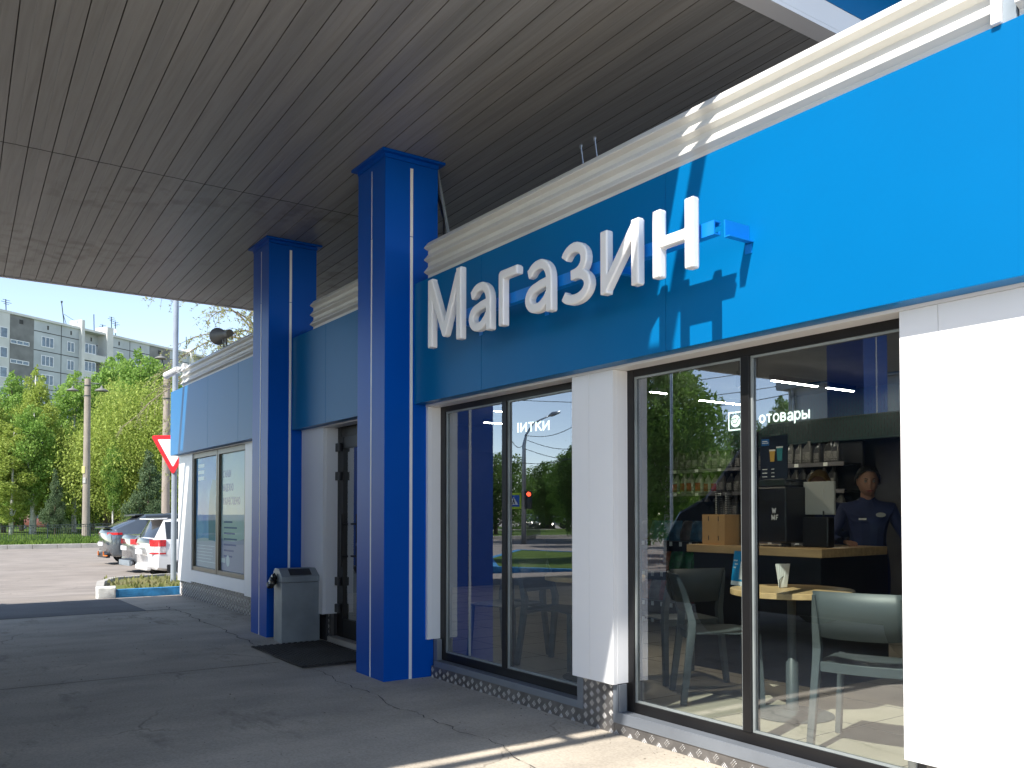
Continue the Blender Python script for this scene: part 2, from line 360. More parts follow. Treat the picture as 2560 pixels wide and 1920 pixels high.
def text_mesh(mb, s, size, w, fn, track=.06, xs=1.0, h=None, d0=0):
    x = 0
    for ch in s:
        wd, st = GL[ch]
        if st: glyph_mesh(mb, st, w, lambda a, b, d, x=x: fn(x + a, b, d), size * xs, size, wd, d0=d0, h=h)
        x += (wd + track) * size * xs
    return x

# ================================================================== GROUND
def gz(x):
    if x > -6.2: return 0.
    if x > -12: return .075 * (-6.2 - x) / 5.8
    if x > -14: return .075
    if x > -20: return .075 - .375 * (-14 - x) / 6
    return -.30
XS = [60, 20, 0, -6.2, -12, -14, -20, -45.0]
def sheet(name, x0, x1, y0, y1, m, lift=0, kind='structure', parent=None):
    b = MB(); xs = sorted({x0, x1} | {x for x in XS if x0 < x < x1})
    for a, c in zip(xs[:-1], xs[1:]):
        b.quad((a, y0, gz(a) + lift), (c, y0, gz(c) + lift), (c, y1, gz(c) + lift), (a, y1, gz(a) + lift))
    o = b.build(name, m, parent)
    return tag(o, kind=kind) if kind else o
MB().quad((-900, -900, -.4), (900, -900, -.4), (900, 900, -.4), (-900, 900, -.4)).build('ground', M_path)['kind'] = 'structure'
sheet('asphalt_road', -45.2, 60, -45, 45, M_asph)
sheet('concrete_forecourt', -11.9, 40, -11, 4.2, M_conc, .006)
sheet('concrete_apron', -13.9, -11.9, 2.62, 4.2, M_conc, .006)
sheet('asphalt_patch', -13.9, -11.9, -11, 2.62, M_patch, .004)
# slab joints, real dark strips in the forecourt
jb = MB()
def joint(p, q, wdt, lift=.009):
    n = 24; pts = [(p[0] + (q[0] - p[0]) * i / n, p[1] + (q[1] - p[1]) * i / n) for i in range(n + 1)]
    dx, dy = q[0] - p[0], q[1] - p[1]; l = math.hypot(dx, dy); nx, ny = -dy / l, dx / l
    pv = []
    for k, (x, y) in enumerate(pts):
        ww = wdt * random.uniform(.5, 1.2); jx = random.uniform(-.006, .006)
        pv.append(((x + nx * (ww + jx), y + ny * (ww + jx)), (x - nx * (ww - jx), y - ny * (ww - jx))))
    for (a, b), (c, d) in zip(pv[:-1], pv[1:]):
        jb.quad((*a, gz(a[0]) + lift), (*b, gz(b[0]) + lift), (*d, gz(d[0]) + lift), (*c, gz(c[0]) + lift))
joint((-7.56, -11), (-7.50, 2.75), .006); joint((-11.9, -11), (-11.9, 2.9), .022); joint((-3.3, -11), (-3.3, -1.0), .006)
struct(jb.build('slab_joints', M_joint))
# crack running along the building edge slab
jb = MB(); x = -12.3; y = 2.95; pts = []
while x < -1.5:
    pts.append((x, y)); x += random.uniform(.04, .12); y += random.uniform(-.035, .035); y += (2.93 - .02 * (x + 12) - y) * .18
for (a, b), (c, d) in zip(pts[:-1], pts[1:]):
    ww = random.uniform(.001, .005) * (1.5 if a < -8 else .8)
    jb.quad((a, b - ww, gz(a) + .0105), (c, d - ww, gz(c) + .0105), (c, d + ww, gz(c) + .0105), (a, b + ww, gz(a) + .0105))
struct(jb.build('slab_crack', M_joint))

# lawn and paths behind the kerb
def lawn(name, poly, z, m):
    o = MB().add([(x, y, z) for x, y in poly], [tuple(range(len(poly)))]).build(name, m); return struct(o)
lawn('lawn', [(-45.3, -40), (-45.3, 60), (-170, 90), (-170, -60)], -.11, M_grass)
lawn('path', [(-60.5, -40), (-59.2, 16), (-61.0, 30), (-63.8, 30), (-61.9, 16), (-62.9, -40)], -.102, M_path)
lawn('path', [(-50, -2), (-64, 10.5), (-65, 13), (-62.5, 13), (-48.8, -1)], -.097, M_path)
kb = MB()
yy = -40
while yy < 60: kb.box(-45.4, -45.15, yy, yy + .985, -.36, -.10); yy += 1.0
tag(kb.build('road_kerb', M_kerb, bevel=.015), 'long grey concrete kerb between the road and the fenced lawn', 'kerb')

# grass tufts as stuff
def tufts(name, n, xr, yr, zf, m, hh=(.05, .14), label=None):
    b = MB(); rnd = random.Random(5)
    for _ in range(n):
        x, y = rnd.uniform(*xr), rnd.uniform(*yr); z = zf(x); a = rnd.uniform(0, 6.28); h = rnd.uniform(*hh); s = h * .35
        dx, dy = math.cos(a) * s, math.sin(a) * s; lx, ly = rnd.uniform(-.4, .4) * h, rnd.uniform(-.4, .4) * h
        b.add([(x - dx, y - dy, z), (x + dx, y + dy, z), (x + lx, y + ly, z + h)], [(0, 1, 2)])
    o = b.build(name, m); tag(o, label, 'grass', kind='stuff'); return o
tufts('grass', 16000, (-60, -45.45), (1, 15), lambda x: -.11, M_grass, (.06, .22), 'short green grass on the lawn behind the road kerb')

# traffic island at the far corner of the shop
ISP = [(-14.30, 2.70), (-14.30, 3.50), (-14.30, 5.6), (-17.4, 5.6), (-17.6, 4.2), (-17.2, 3.35), (-16.4, 3.0), (-15.4, 2.82)]
struct(MB().prism(ISP, lambda a, b, d: (a, b, d), -.1, .13).build('island_soil', M_dry))
ik = MB(); ik.prism([(-14.16, 2.42), (-14.12, 2.66), (-14.42, 2.72), (-14.46, 2.44)], lambda a, b, d: (a, b, d), 0, .225)
isl = thing('island_kerb', 'painted kerb round the small soil island, white end block and blue face', 'kerb', (-14.3, 2.5, .07))
def under(o, p): o.parent = p; o.matrix_parent_inverse = p.matrix_basis.inverted(); return o
under(ik.build('end_block', M_kerbw, bevel=.015), isl)
under(MB().prism([(-14.14, 2.665), (-14.19, 4.1), (-14.30, 4.1), (-14.26, 2.665)], lambda a, b, d: (a, b, d), 0, .185).build('painted_edge', M_kerbb), isl)
pp = [(-14.47, 2.50), (-15.4, 2.66), (-16.45, 2.86), (-17.3, 3.22), (-17.75, 4.2), (-17.6, 5.6)]
bk = MB()
for a, b in zip(pp[:-1], pp[1:]): bk.bar((*a, .08), (*b, .08), .12, .16)
under(bk.build('curb_stone', M_kerb), isl)
tufts('grass', 500, (-17.2, -14.4), (2.95, 5.4), lambda x: .128, M_dry, (.03, .10), 'thin dry grass on the small soil island by the shop corner')

# ================================================================== SHOP BUILDING
shop = thing('shop_building', 'white shop with blue fascia band, corrugated parapet and large dark framed windows', 'shop', (-7, 3.6, 0))
def P(mb, name, m, parent=None, **k):
    o = mb.build(name, m, None, **k); par = parent or shop
    o.parent = par
    inv = Matrix.Identity(4); q = par
    while q is not None: inv = q.matrix_basis.inverted() if q.parent is None else inv; q = q.parent
    if par.parent is None: o.matrix_parent_inverse = par.matrix_basis.inverted()
    return o
ZT, ZB = 3.182, 2.208
FX0, FX1 = -14.03, 3.0
fb = MB(); seams = [-14.03, -13.33, -12.05, -10.75, -9.38, -8.05, -7.2, -5.25, -3.41, -1.50, .4, 3.0]
for a, b in zip(seams[:-1], seams[1:]): fb.box(a + .002, b - .002, 3.395, 3.43, ZB, ZT)
P(fb, 'fascia_board', M_blue, bevel=.0015)
P(box(FX0 + .003, FX1, 3.4305, 3.50, ZB + .001, ZT - .003), 'fascia_backing', M_blue)
P(box(FX0 + .01, FX1, 3.5005, 3.63, ZB - .014, ZB + .004), 'soffit_strip', M_white)
P(box(FX0 + .02, -11.02, 3.505, 3.64, ZT + .001, ZT + .01), 'parapet_flashing', M_white)
# white cladding: separate folded panels with seams
def clad(x0, x1, z0=.31, z1=ZB - .016, seams=()):
    b = MB(); xs = [x0] + list(seams) + [x1]
    for a, c in zip(xs[:-1], xs[1:]): b.box(a + .0012, c - .0012, 3.504, 3.535, z0, z1)
    return b
P(clad(-13.95, -13.20), 'white_cladding', M_white)
P(clad(-10.80, -9.4), 'white_cladding', M_white)
P(clad(-13.20, -10.80, .335, .50, (-12.95, -11.0)), 'white_cladding', M_white)
P(clad(-8.95, -8.355), 'white_cladding', M_white)
P(box(-8.40, -8.351, 3.5352, 3.66, .312, ZB - .016), 'door_jamb', M_white)
P(clad(-6.26, -6.213), 'white_cladding', M_white)
P(box(-6.25, -6.211, 3.5352, 3.625, .312, ZB - .016), 'window_jamb', M_white)
P(clad(-4.357, -3.964, .306, ZB - .016, (-4.19,)), 'white_column', M_white)
P(box(-4.02, -3.9645, 3.5352, 3.62, .308, ZB - .016), 'window_jamb', M_white)
P(clad(-2.122, 3.0, .288, ZB - .016, (-1.950, -.7, .6)), 'white_cladding', M_white)
P(box(-13.94, -13.90, 3.5352, 10.2, .1, ZT - .1), 'side_wall', M_white)
# core wall behind cladding
wb = MB()
for a, b in ((-13.90, -13.22), (-10.78, -8.42), (-6.24 - 1.0, -6.22), (-4.35, -3.97), (-2.10, 3.0)):
    P(box(a, b, 3.575, 3.70, -.1, 2.19), 'inner_wall', M_dark)
P(box(-13.90, 3.0, 3.64, 10.4, 3.02, 3.30), 'roof', M_ceil)
# corrugated parapet
def corrugated(x0, x1, z0, z1, per=.0967, jut=.036):
    prof = []; z = z1
    for k in range(3): prof += [(3.412, z), (3.412 - jut, z - per * .46), (3.412 - jut, z - per * .54), (3.412, z - per * .70)]; z -= per
    prof.append((3.412, z0)); b = MB(); n = len(prof); vs = []
    for x in (x0, x1): vs += [(x, y, zz) for y, zz in prof]
    vs2 = [(x, y + .003, zz) for x, y, zz in vs]
    b.add(vs + vs2, [(i, i + 1, i + 1 + n, i + n) for i in range(n - 1)] + [(i + 2 * n, i + 1 + 2 * n, i + 1 + 3 * n, i + 3 * n) for i in range(n - 1)]
          + [(i, i + 1, i + 1 + 2 * n, i + 2 * n) for i in range(n - 1)] + [(i + n, i + 1 + n, i + 1 + 3 * n, i + 3 * n) for i in range(n - 1)])
    return b
for x0, x1 in ((-13.40, -9.42), (-8.41, -6.80), (-6.055, -1.66)):
    P(corrugated(x0, x1, 3.184, 3.475), 'corrugated_parapet', M_corr)
for x0, x1 in ((-13.38, -9.45), (-8.39, -6.80), (-6.03, 3.0)): P(box(x0, x1, 3.46, 3.52, 3.182, 3.44), 'parapet_frame', M_white)
P(box(-1.66, -1.625, 3.375, 3.46, 3.183, 3.62), 'parapet_post', M_white, bevel=.004)
P(box(-1.624, -1.575, 3.40, 3.46, 3.183, 3.62), 'parapet_post', M_steel)
P(corrugated(-1.57, 3.0, 3.184, 3.475), 'corrugated_parapet', M_corr)
# tread plate plinth
def plate(x0, x1, z0f, z1, y=3.545):
    b = MB(); n = max(1, int((x1 - x0) / .5)); st = (x1 - x0) / n
    for i in range(n):
        a, c = x0 + i * st, x0 + (i + 1) * st; za, zc = gz(a) - .03, gz(c) - .03
        b.add([(a, y, za), (c, y, zc), (c, y, z1), (a, y, z1), (a, y + .03, za), (c, y + .03, zc), (c, y + .03, z1), (a, y + .03, z1)],
              [(0, 1, 2, 3), (7, 6, 5, 4), (3, 2, 6, 7), (0, 4, 5, 1)] + ([(0, 3, 7, 4)] if i == 0 else []) + ([(1, 5, 6, 2)] if i == n - 1 else []))
    b.cur = 1; px = .060; i = 0; x = x0 + .02
    while x < x1 - .015:
        z = gz(x) + .012 + (.028 if i % 2 else 0); k = 0
        while z < z1 - .012:
            sgn = 1 if (i + k) % 2 else -1
            for t in (-1, 0, 1):
                cx, cz = x + t * .0075, z - t * .0075 * sgn
                dx, dz = .0125, .0125 * sgn
                b.add([(cx - dx - .0015, y - .0003, cz - dz), (cx - dx + .0025, y - .0003, cz - dz - .002), (cx + dx + .0015, y - .0003, cz + dz), (cx + dx - .0015, y - .0003, cz + dz + .002), (cx - dx * .5, y - .0048, cz - dz * .5), (cx + dx * .5, y - .0048, cz + dz * .5)],
                      [(0, 1, 4), (1, 2, 5, 4), (2, 3, 5), (3, 0, 4, 5)])
            z += .056; k += 1
        x += px; i += 1
    return b
P(plate(-13.90, -9.35, 0, .335, 3.545), 'tread_plate', [M_plate, M_bars])
P(plate(-8.62, -8.36, 0, .312, 3.60), 'tread_plate', [M_plate, M_bars])
P(plate(-6.22, -4.296, 0, .098), 'tread_plate', [M_plate, M_bars])
P(plate(-4.294, -4.010, 0, .305), 'tread_plate', [M_plate, M_bars])
P(plate(-4.006, -2.05, 0, .073), 'tread_plate', [M_plate, M_bars])
P(plate(-2.046, 3.0, 0, .287), 'tread_plate', [M_plate, M_bars])
sc = MB()
for (x, z) in ((-4.30, .24), (-4.30, .13), (-4.02, .12), (-3.9, .09), (-2.0, .20), (-4.9, .112), (-5.6, .112)): sc.lathe((x, 3.5385, z), [(.004, 0), (.003, -.002)], 8, (0, -1, 0))
for x in (-2.08, -1.99, -1.91, -1.3, -.74, -.66):
    for z in (.34, .95, 1.55, 2.12): sc.lathe((x, 3.5045, z), [(.0035, 0), (.0025, -.0015)], 8, (0, -1, 0))
for x in (-2.53, -1.54, -1.46, -3.44, -3.38, -5.22, -5.28):
    for z in (2.24, 2.70, 3.14): sc.lathe((x, 3.3955, z), [(.004, 0), (.003, -.0015)], 8, (0, -1, 0))
P(sc, 'screw_heads', M_alu)
# silver window trims
t1 = MB(); t1.box(-6.17, -4.294, 3.537, 3.5445, .099, .146); t1.box(-4.350, -4.294, 3.5372, 3.5444, .147, .30); t1.box(-6.17, -4.352, 3.5448, 3.615, .138, .1455)
t1.box(-6.225, -6.172, 3.57, 3.615, .0995, .31)
P(t1, 'sill_trim', M_trim, bevel=.001)
t2 = MB(); t2.box(-4.008, -2.05, 3.537, 3.5445, .074, .139); t2.box(-4.0085, -3.966, 3.5372, 3.5444, .140, .303); t2.box(-3.965, -2.06, 3.5448, 3.615, .130, .1385)
t2.box(-3.9655, -3.955, 3.5448, 3.60, .139, .303)
P(t2, 'sill_trim', M_trim, bevel=.001)

# windows
def window(x0, x1, z0, z1, mull, y=3.62, fr=.072, bot=.066, top=.05, mw=.055, m=M_frame):
    b = MB(); b.box(x0, x0 + fr, y, y + .07, z0, z1); b.box(x1 - fr, x1, y, y + .07, z0, z1)
    b.box(x0 + fr + .0005, x1 - fr - .0005, y + .002, y + .07, z0, z0 + bot); b.box(x0 + fr + .0005, x1 - fr - .0005, y + .002, y + .07, z1 - top, z1)
    for a in mull: b.box(a, a + mw, y - .004, y + .07, z0 + bot + .0005, z1 - top - .0005)
    o = P(b, 'window', m, bevel=.002)
    xs = [x0 + fr] + [v for a in mull for v in (a, a + mw)] + [x1 - fr]
    for i in range(0, len(xs), 2):
        P(box(xs[i] + .002, xs[i + 1] - .002, y + .024, y + .030, z0 + bot + .002, z1 - top - .002), 'pane', M_glass, o)
        g = MB(); a, c, zb, zt = xs[i], xs[i + 1], z0 + bot, z1 - top
        g.box(a + .001, a + .013, y + .010, y + .022, zb + .001, zt - .001); g.box(c - .013, c - .001, y + .010, y + .022, zb + .001, zt - .001)
        g.box(a + .014, c - .014, y + .010, y + .022, zb + .001, zb + .013); g.box(a + .014, c - .014, y + .010, y + .022, zt - .013, zt - .001)
        P(g, 'glazing_bead', M_gasket, o)
    return o
window(-6.21, -4.352, .139, 2.20, (-5.315,))
window(-3.985, -2.06, .131, 2.20, (-3.085,))
# poster window in the far bay
wd = MB(); y = 3.515
for a, b2, zb, zt in ((-13.20, -12.0, .502, 2.19), (-11.985, -10.80, .502, 2.19)):
    wd.box(a, a + .055, y, y + .05, zb, zt); wd.box(b2 - .055, b2, y, y + .05, zb, zt); wd.box(a + .0555, b2 - .0555, y + .001, y + .05, zb, zb + .06); wd.box(a + .0555, b2 - .0555, y + .001, y + .05, zt - .07, zt)
pw = P(wd, 'poster_window', M_brown, bevel=.003)
P(box(-13.145, -12.055, y + .03, y + .034, .562, 2.12), 'pane', M_glass2, pw)
P(box(-11.93, -10.855, y + .03, y + .034, .562, 2.12), 'pane', M_glass2, pw)
def poster_mat(name, kind):
    m = bpy.data.materials.new(name); m.use_nodes = True; b = m.node_tree.nodes['Principled BSDF']; L = m.node_tree.links
    tc = _n(m, 'ShaderNodeTexCoord'); sp = _n(m, 'ShaderNodeSeparateXYZ'); L.new(tc.outputs['Object'], sp.inputs[0])
    nz = tex(m, 'Noise', 1.3, detail=3)
    if kind == 0:
        c = mixc(m, ramp(m, nz.outputs[0], .4, .6), (.03, .20, .60), (.22, .48, .75))
    else:
        c = mixc(m, ramp(m, nz.outputs[0], .35, .65), (.55, .63, .62), (.45, .56, .68))
    wv = _n(m, 'ShaderNodeMath', operation='SINE'); mm = _n(m, 'ShaderNodeMath', operation='MULTIPLY'); L.new(sp.outputs[0], mm.inputs[0]); mm.inputs[1].default_value = 2.6
    L.new(mm.outputs[0], wv.inputs[0]); m2 = _n(m, 'ShaderNodeMath', operation='MULTIPLY_ADD'); L.new(wv.outputs[0], m2.inputs[0]); m2.inputs[1].default_value = .06; L.new(sp.outputs[2], m2.inputs[2])
    lo = _n(m, 'ShaderNodeMath', operation='LESS_THAN'); L.new(m2.outputs[0], lo.inputs[0]); lo.inputs[1].default_value = 1.02 if kind else .92
    c = mixc(m, lo.outputs[0], c, (.34, .35, .52) if kind else (.50, .52, .60))
    L.new(c, b.inputs['Base Color']); b.inputs['Roughness'].default_value = .6
    return m
def poster(x0, x1, kind, name):
    pr_ = P(box(x0, x1, y + .037, y + .040, .565, 2.118), name, poster_mat(name, kind), pw); return pr_
pa = poster(-13.14, -12.06, 0, 'blue_poster'); pb = poster(-11.925, -10.86, 1, 'pale_poster')
FY = y + .0362
M_ink = mat('poster_blue_ink', (.01, .05, .28), .6, var=.05); M_inkw = mat('poster_white_ink', (.75, .8, .85), .6, var=.05)
tm = MB()
for s, z in (('С НАМИ', 1.80), ('НАДЕЖНО', 1.62), ('И КАЧЕСТВЕННО', 1.44)):
    text_mesh(tm, s, .074, .023, lambda a, b, d, z=z: (-11.85 + a, FY, z + b), xs=.82, h=.008)
for k in range(7): tm.box(-11.80, -11.80 + random.uniform(.35, .62), FY - .0003, FY, 1.20 - k * .075, 1.222 - k * .075)
P(tm, 'lettering', M_ink, pw)
tw = MB()
for k in range(6): tw.box(-13.10, -13.10 + random.uniform(.7, .95), FY - .0003, FY, .64 + k * .045, .650 + k * .045)
for k in range(3): tw.box(-13.05, -13.05 + .30, FY - .0003, FY, 1.80 + k * .09, 1.85 + k * .09)
tw.lathe((-11.62, FY, .70), [(.075, 0), (.075, -.0004)], 24, (0, 1, 0)); tw.box(-11.90, -11.73, FY - .0003, FY, .67, .73)
P(tw, 'lettering', M_inkw, pw)
fg = MB(); fg.prism([(-12.50, .95), (-12.2, .95), (-12.16, 1.3), (-12.10, 1.62), (-12.2, 1.78), (-12.34, 1.80), (-12.46, 1.62), (-12.52, 1.3)], lambda a, b, d: (a, d, b), FY - .0003, FY)
P(fg, 'printed_figure', mat('poster_teal', (.03, .16, .30), .6), pw)

# door
dr = MB(); dr.box(-8.35, -8.262, 3.66, 3.74, .075, 2.19); dr.box(-7.02, -6.93, 3.66, 3.74, .075, 2.19); dr.box(-8.2615, -7.0205, 3.662, 3.74, 2.10, 2.19)
door = P(dr, 'door_frame', M_frame)
for x0, x1 in ((-8.255, -7.66), (-7.655, -7.03)):
    lb = MB(); lb.box(x0, x0 + .07, 3.648, 3.70, .09, 2.095); lb.box(x1 - .07, x1, 3.648, 3.70, .09, 2.095); lb.box(x0 + .0705, x1 - .0705, 3.650, 3.70, .09, .27); lb.box(x0 + .0705, x1 - .0705, 3.650, 3.70, 1.98, 2.095)
    lf = P(lb, 'door_leaf', M_frame, door)
    P(box(x0 + .071, x1 - .071, 3.672, 3.678, .271, 1.979), 'door_glass', M_glass, door)
hb = MB(); hb.tube([(-8.09, 3.59, .80), (-8.09, 3.59, 1.32)], .013, 10); hb.tube([(-8.09, 3.59, .90), (-8.09, 3.655, .90)], .009); hb.tube([(-8.09, 3.59, 1.22), (-8.09, 3.655, 1.22)], .009)
P(hb, 'door_handle', M_black, door)
for z in (1.95, 1.66, .60, .33): P(box(-8.315, -8.215, 3.615, 3.6475, z, z + .085), 'hinge', M_black, door, bevel=.004)
P(MB().lathe((-7.98, 3.647, 1.02), [(.016, 0), (.014, -.008)], 12, (0, 1, 0)), 'lock', M_alu, door)
P(box(-8.36, -6.9, 3.56, 3.76, 0, .088), 'door_step', M_kerb)

# interior shell
P(box(-13.8, 3, 3.70, 10.0, -.05, .118), 'interior_floor', M_floor)
fj = MB()
for k in range(28): fj.box(-13.8 + .6 * k, -13.8 + .6 * k + .004, 3.72, 9.9, .1181, .1195)
for k in range(10): fj.box(-13.8, 2.9, 3.90 + .6 * k, 3.904 + .6 * k, .1196, .1205)
P(fj, 'floor_joints', M_joint)
P(box(-13.8, 3, 3.74, 10.0, 2.86, 2.90), 'interior_ceiling', M_ceil)
P(box(-13.8, 3, 9.9, 10.0, .12, 2.86), 'interior_wall', M_dark)
P(box(-1.0, -.9, 3.72, 9.9, .12, 2.86), 'interior_wall', M_dark)
P(box(-13.2, -13.1, 3.75, 9.9, .12, 2.86), 'interior_wall', M_dark)

# ================================================================== CANOPY
can = thing('station_canopy', 'wide flat canopy with grey plank soffit resting on tall square blue pillars', 'canopy', (-7.7, -2, 0))
CZ = 4.22; CX0, CX1, CY0, CY1 = -12.28, -3.27, -9.0, 5.4
M_soff = bpy.data.materials.new('grey_soffit_plank'); M_soff.use_nodes = True
def soffit_nodes(m):
    b = m.node_tree.nodes['Principled BSDF']; L = m.node_tree.links
    a = tex(m, 'Noise', 1.0, detail=2, stretch=(.12, 5.9, 1), rot=R(2.7)); f = tex(m, 'Noise', 7, detail=7, stretch=(.22, 5, 1), rot=R(2.7)); d = tex(m, 'Noise', 5, detail=9)
    c = mixc(m, ramp(m, a.outputs[0], .35, .65), (.27, .265, .25), (.335, .325, .305))
    c = mixc(m, 1, c, ramp(m, f.outputs[0], .3, .6, (.84, .83, .81, 1), (1, 1, 1, 1)), 'MULTIPLY')
    tc = _n(m, 'ShaderNodeTexCoord'); sp = _n(m, 'ShaderNodeSeparateXYZ'); L.new(tc.outputs['Object'], sp.inputs[0])
    lx = _n(m, 'ShaderNodeMath', operation='LESS_THAN'); L.new(sp.outputs[0], lx.inputs[0]); lx.inputs[1].default_value = -7.82
    st = _n(m, 'ShaderNodeMath', operation='MULTIPLY'); L.new(ramp(m, d.outputs[0], .48, .64), st.inputs[0]); L.new(ramp(m, tex(m, 'Noise', .5, detail=1).outputs[0], .46, .56), st.inputs[1])
    s2 = _n(m, 'ShaderNodeMath', operation='MULTIPLY'); L.new(st.outputs[0], s2.inputs[0]); L.new(lx.outputs[0], s2.inputs[1])
    s3 = _n(m, 'ShaderNodeMath', operation='MULTIPLY'); L.new(s2.outputs[0], s3.inputs[0]); s3.inputs[1].default_value = .6
    c = mixc(m, s3.outputs[0], c, (.15, .135, .11))
    L.new(c, b.inputs['Base Color']); b.inputs['Metallic'].default_value = .1; b.inputs['Specular IOR Level'].default_value = .45
    L.new(ramp(m, a.outputs[0], .3, .7, (.36, .36, .36, 1), (.5, .5, .5, 1)), b.inputs['Roughness'])
soffit_nodes(M_soff)
th = math.atan(.047); pc, ps = math.cos(th), math.sin(th)
def plank_pt(u_, v_, z): # u along plank (toward -x), v across
    return (-u_ * pc + v_ * ps * 1, u_ * ps + v_ * pc, z)
sb = MB(); gb = MB(); PW = .1705
v = -11.0
while v < 6.2:
    # each plank: shallow tray with a stiffening ridge, clipped at the seam and the canopy ends
    for xa, xb in ((CX1, -7.812), (-7.826, CX0)):
        prof = [(0, CZ + .012), (.0035, CZ), (.080, CZ + .0015), (.086, CZ + .003), (.092, CZ + .0015), (PW - .0035, CZ), (PW, CZ + .012)]
        ra, rb = [], []
        for dv, z in prof:
            vv = v + dv
            # solve u so that x hits xa / xb
            for X_, dst in ((xa, ra), (xb, rb)):
                u_ = (-X_ + vv * ps) / pc; dst.append((X_, u_ * ps + vv * pc, z))
        if max(p[1] for p in ra + rb) < CY0 - .2 or min(p[1] for p in ra + rb) > CY1: continue
        n = len(prof); o_ = len(sb.f); sb.add(ra + rb, [(i, i + 1, i + 1 + n, i + n) for i in range(n - 1)])
        for q in (0, 5): sb.mi[o_ + q] = 1
    v += PW
def PC(mb, name, m, parent=None, **k):
    o = mb.build(name, m, **k); o.parent = parent or can
    if parent is None: o.matrix_parent_inverse = can.matrix_basis.inverted()
    return o
PC(sb, 'plank_soffit', [M_soff, M_groove])
PC(box(CX0, CX1 + .1, CY0 - .3, CY1 + .25, CZ + .016, CZ + .06), 'canopy_deck', M_joint)
ed = MB(); ed.box(CX1 + .0005, -3.15, CY0 - .4, CY1 + .4, CZ - .012, CZ + .012); ed.box(-3.162, -3.1495, CY0 - .4, CY1 + .4, CZ + .013, CZ + .155)
PC(ed, 'edge_trim', M_white); PC(box(CX0 - .03, CX0 - .0005, CY0 - .4, CY1 + .4, CZ - .012, CZ + .13), 'edge_trim', M_white)
fbm = MB(); fbm.box(-3.19, -3.145, CY0 - .4, CY1 + .4, CZ + .156, 4.72); fbm.box(-3.19, -2.90, CY0 - .42, CY1 + .42, 4.721, 5.02)
fbm.box(CX0 - .028, CX0 + .02, CY0 - .4, CY1 + .4, CZ + .131, 4.72); fbm.box(CX0 - .30, CX0 + .02, CY0 - .42, CY1 + .42, 4.721, 5.02)
fbm.box(CX0 - .028, -3.146, CY0 - .46, CY0 - .405, CZ - .01, 5.0)
PC(fbm, 'canopy_fascia', M_blue)
PC(box(CX0 + .02, -3.19, CY0 - .40, CY1 + .42, 4.85, 4.93), 'canopy_roof', M_steel)
for xa, xb, xc in ((-2.66, -2.9, -2.62), (CX0 - .50, CX0 - .55, CX0 - .3)):  # unseen rails added so their shadow draws a thin strip on the fascia
    rl = MB(); rl.box(xa - .045, xa + .045, CY0 - .4, CY1 + .4, 5.08, 5.13)
    for yk in range(-9, 6, 2): rl.box(xb, xc, yk - .02, yk + .02, 5.021, 5.081)
    PC(rl, 'shadow_strip_rail', M_steel)
def pillar(x0, x1, y0, y1, zt=CZ, stripes=True):
    zb = min(gz(x0), gz(x1)) - .05; sx, sy = x0 + .265 * (x1 - x0) / .51, y0 + .235
    b = MB(); b.box(x0, x1 - .002, y0, y1, zb, zt - .056); b2 = b
    o = PC(b, 'pillar', M_blue2, bevel=.003)
    PC(MB().box(x0 + .04, x1 - .04, y0 + .04, y1 - .04, zt - .055, zt + .001), 'pillar_neck', M_blue2, o)
    c = MB(); c.box(x0 - .045, x1 + .045, y0 - .045, y1 + .045, zt - .022, zt - .002); c.box(x0 - .004, x1 + .004, y0 - .004, y1 + .004, zt - .055, zt - .0225)
    PC(c, 'collar', M_blue2, o)
    s = MB(); w2 = .0125
    s.box(x1 - .0015, x1 + .0018, sy - w2, sy + w2, zb + .05, zt - .66); s.box(x1 - .0015, x1 + .0018, sy - w2, sy + w2, zt - .654, zt - .10)
    for z in (.5, 1.1, 1.9, 2.6, 3.3, 3.8): s.box(x1 + .0018, x1 + .003, sy - .003, sy + .003, z, z + .006)
    PC(s, 'white_strip', M_signw, o)
    s = MB(); s.box(sx - .009, sx + .009, y0 - .0018, y0 + .001, zb + .05, zt - .66); s.box(sx - .004, sx + .004, y0 - .0018, y0 + .001, zt - .654, zt - .10)
    PC(s, 'white_strip', M_signw, o)
    return o
pillar(-6.747, -6.242, 3.129, 3.61)
pillar(-9.43, -8.935, 3.135, 3.66)
pillar(-6.75, -6.24, -2.75, -2.25)
# strut and cable behind the near pillar
sw = thing('roof_strut', 'thin grey strut and black cable rising behind the near blue pillar', 'strut', (-6.3, 3.8, 3.4))
under(MB().tube([(-6.032, 3.60, 3.510), (-6.346, 3.66, 4.22)], .012).build('strut_tube', M_steel), sw)
under(MB().tube([(-6.121, 3.60, 3.481), (-6.141, 3.61, 3.731), (-6.326, 3.65, 4.0), (-6.366, 3.66, 4.22)], .013).build('cable', M_black), sw)

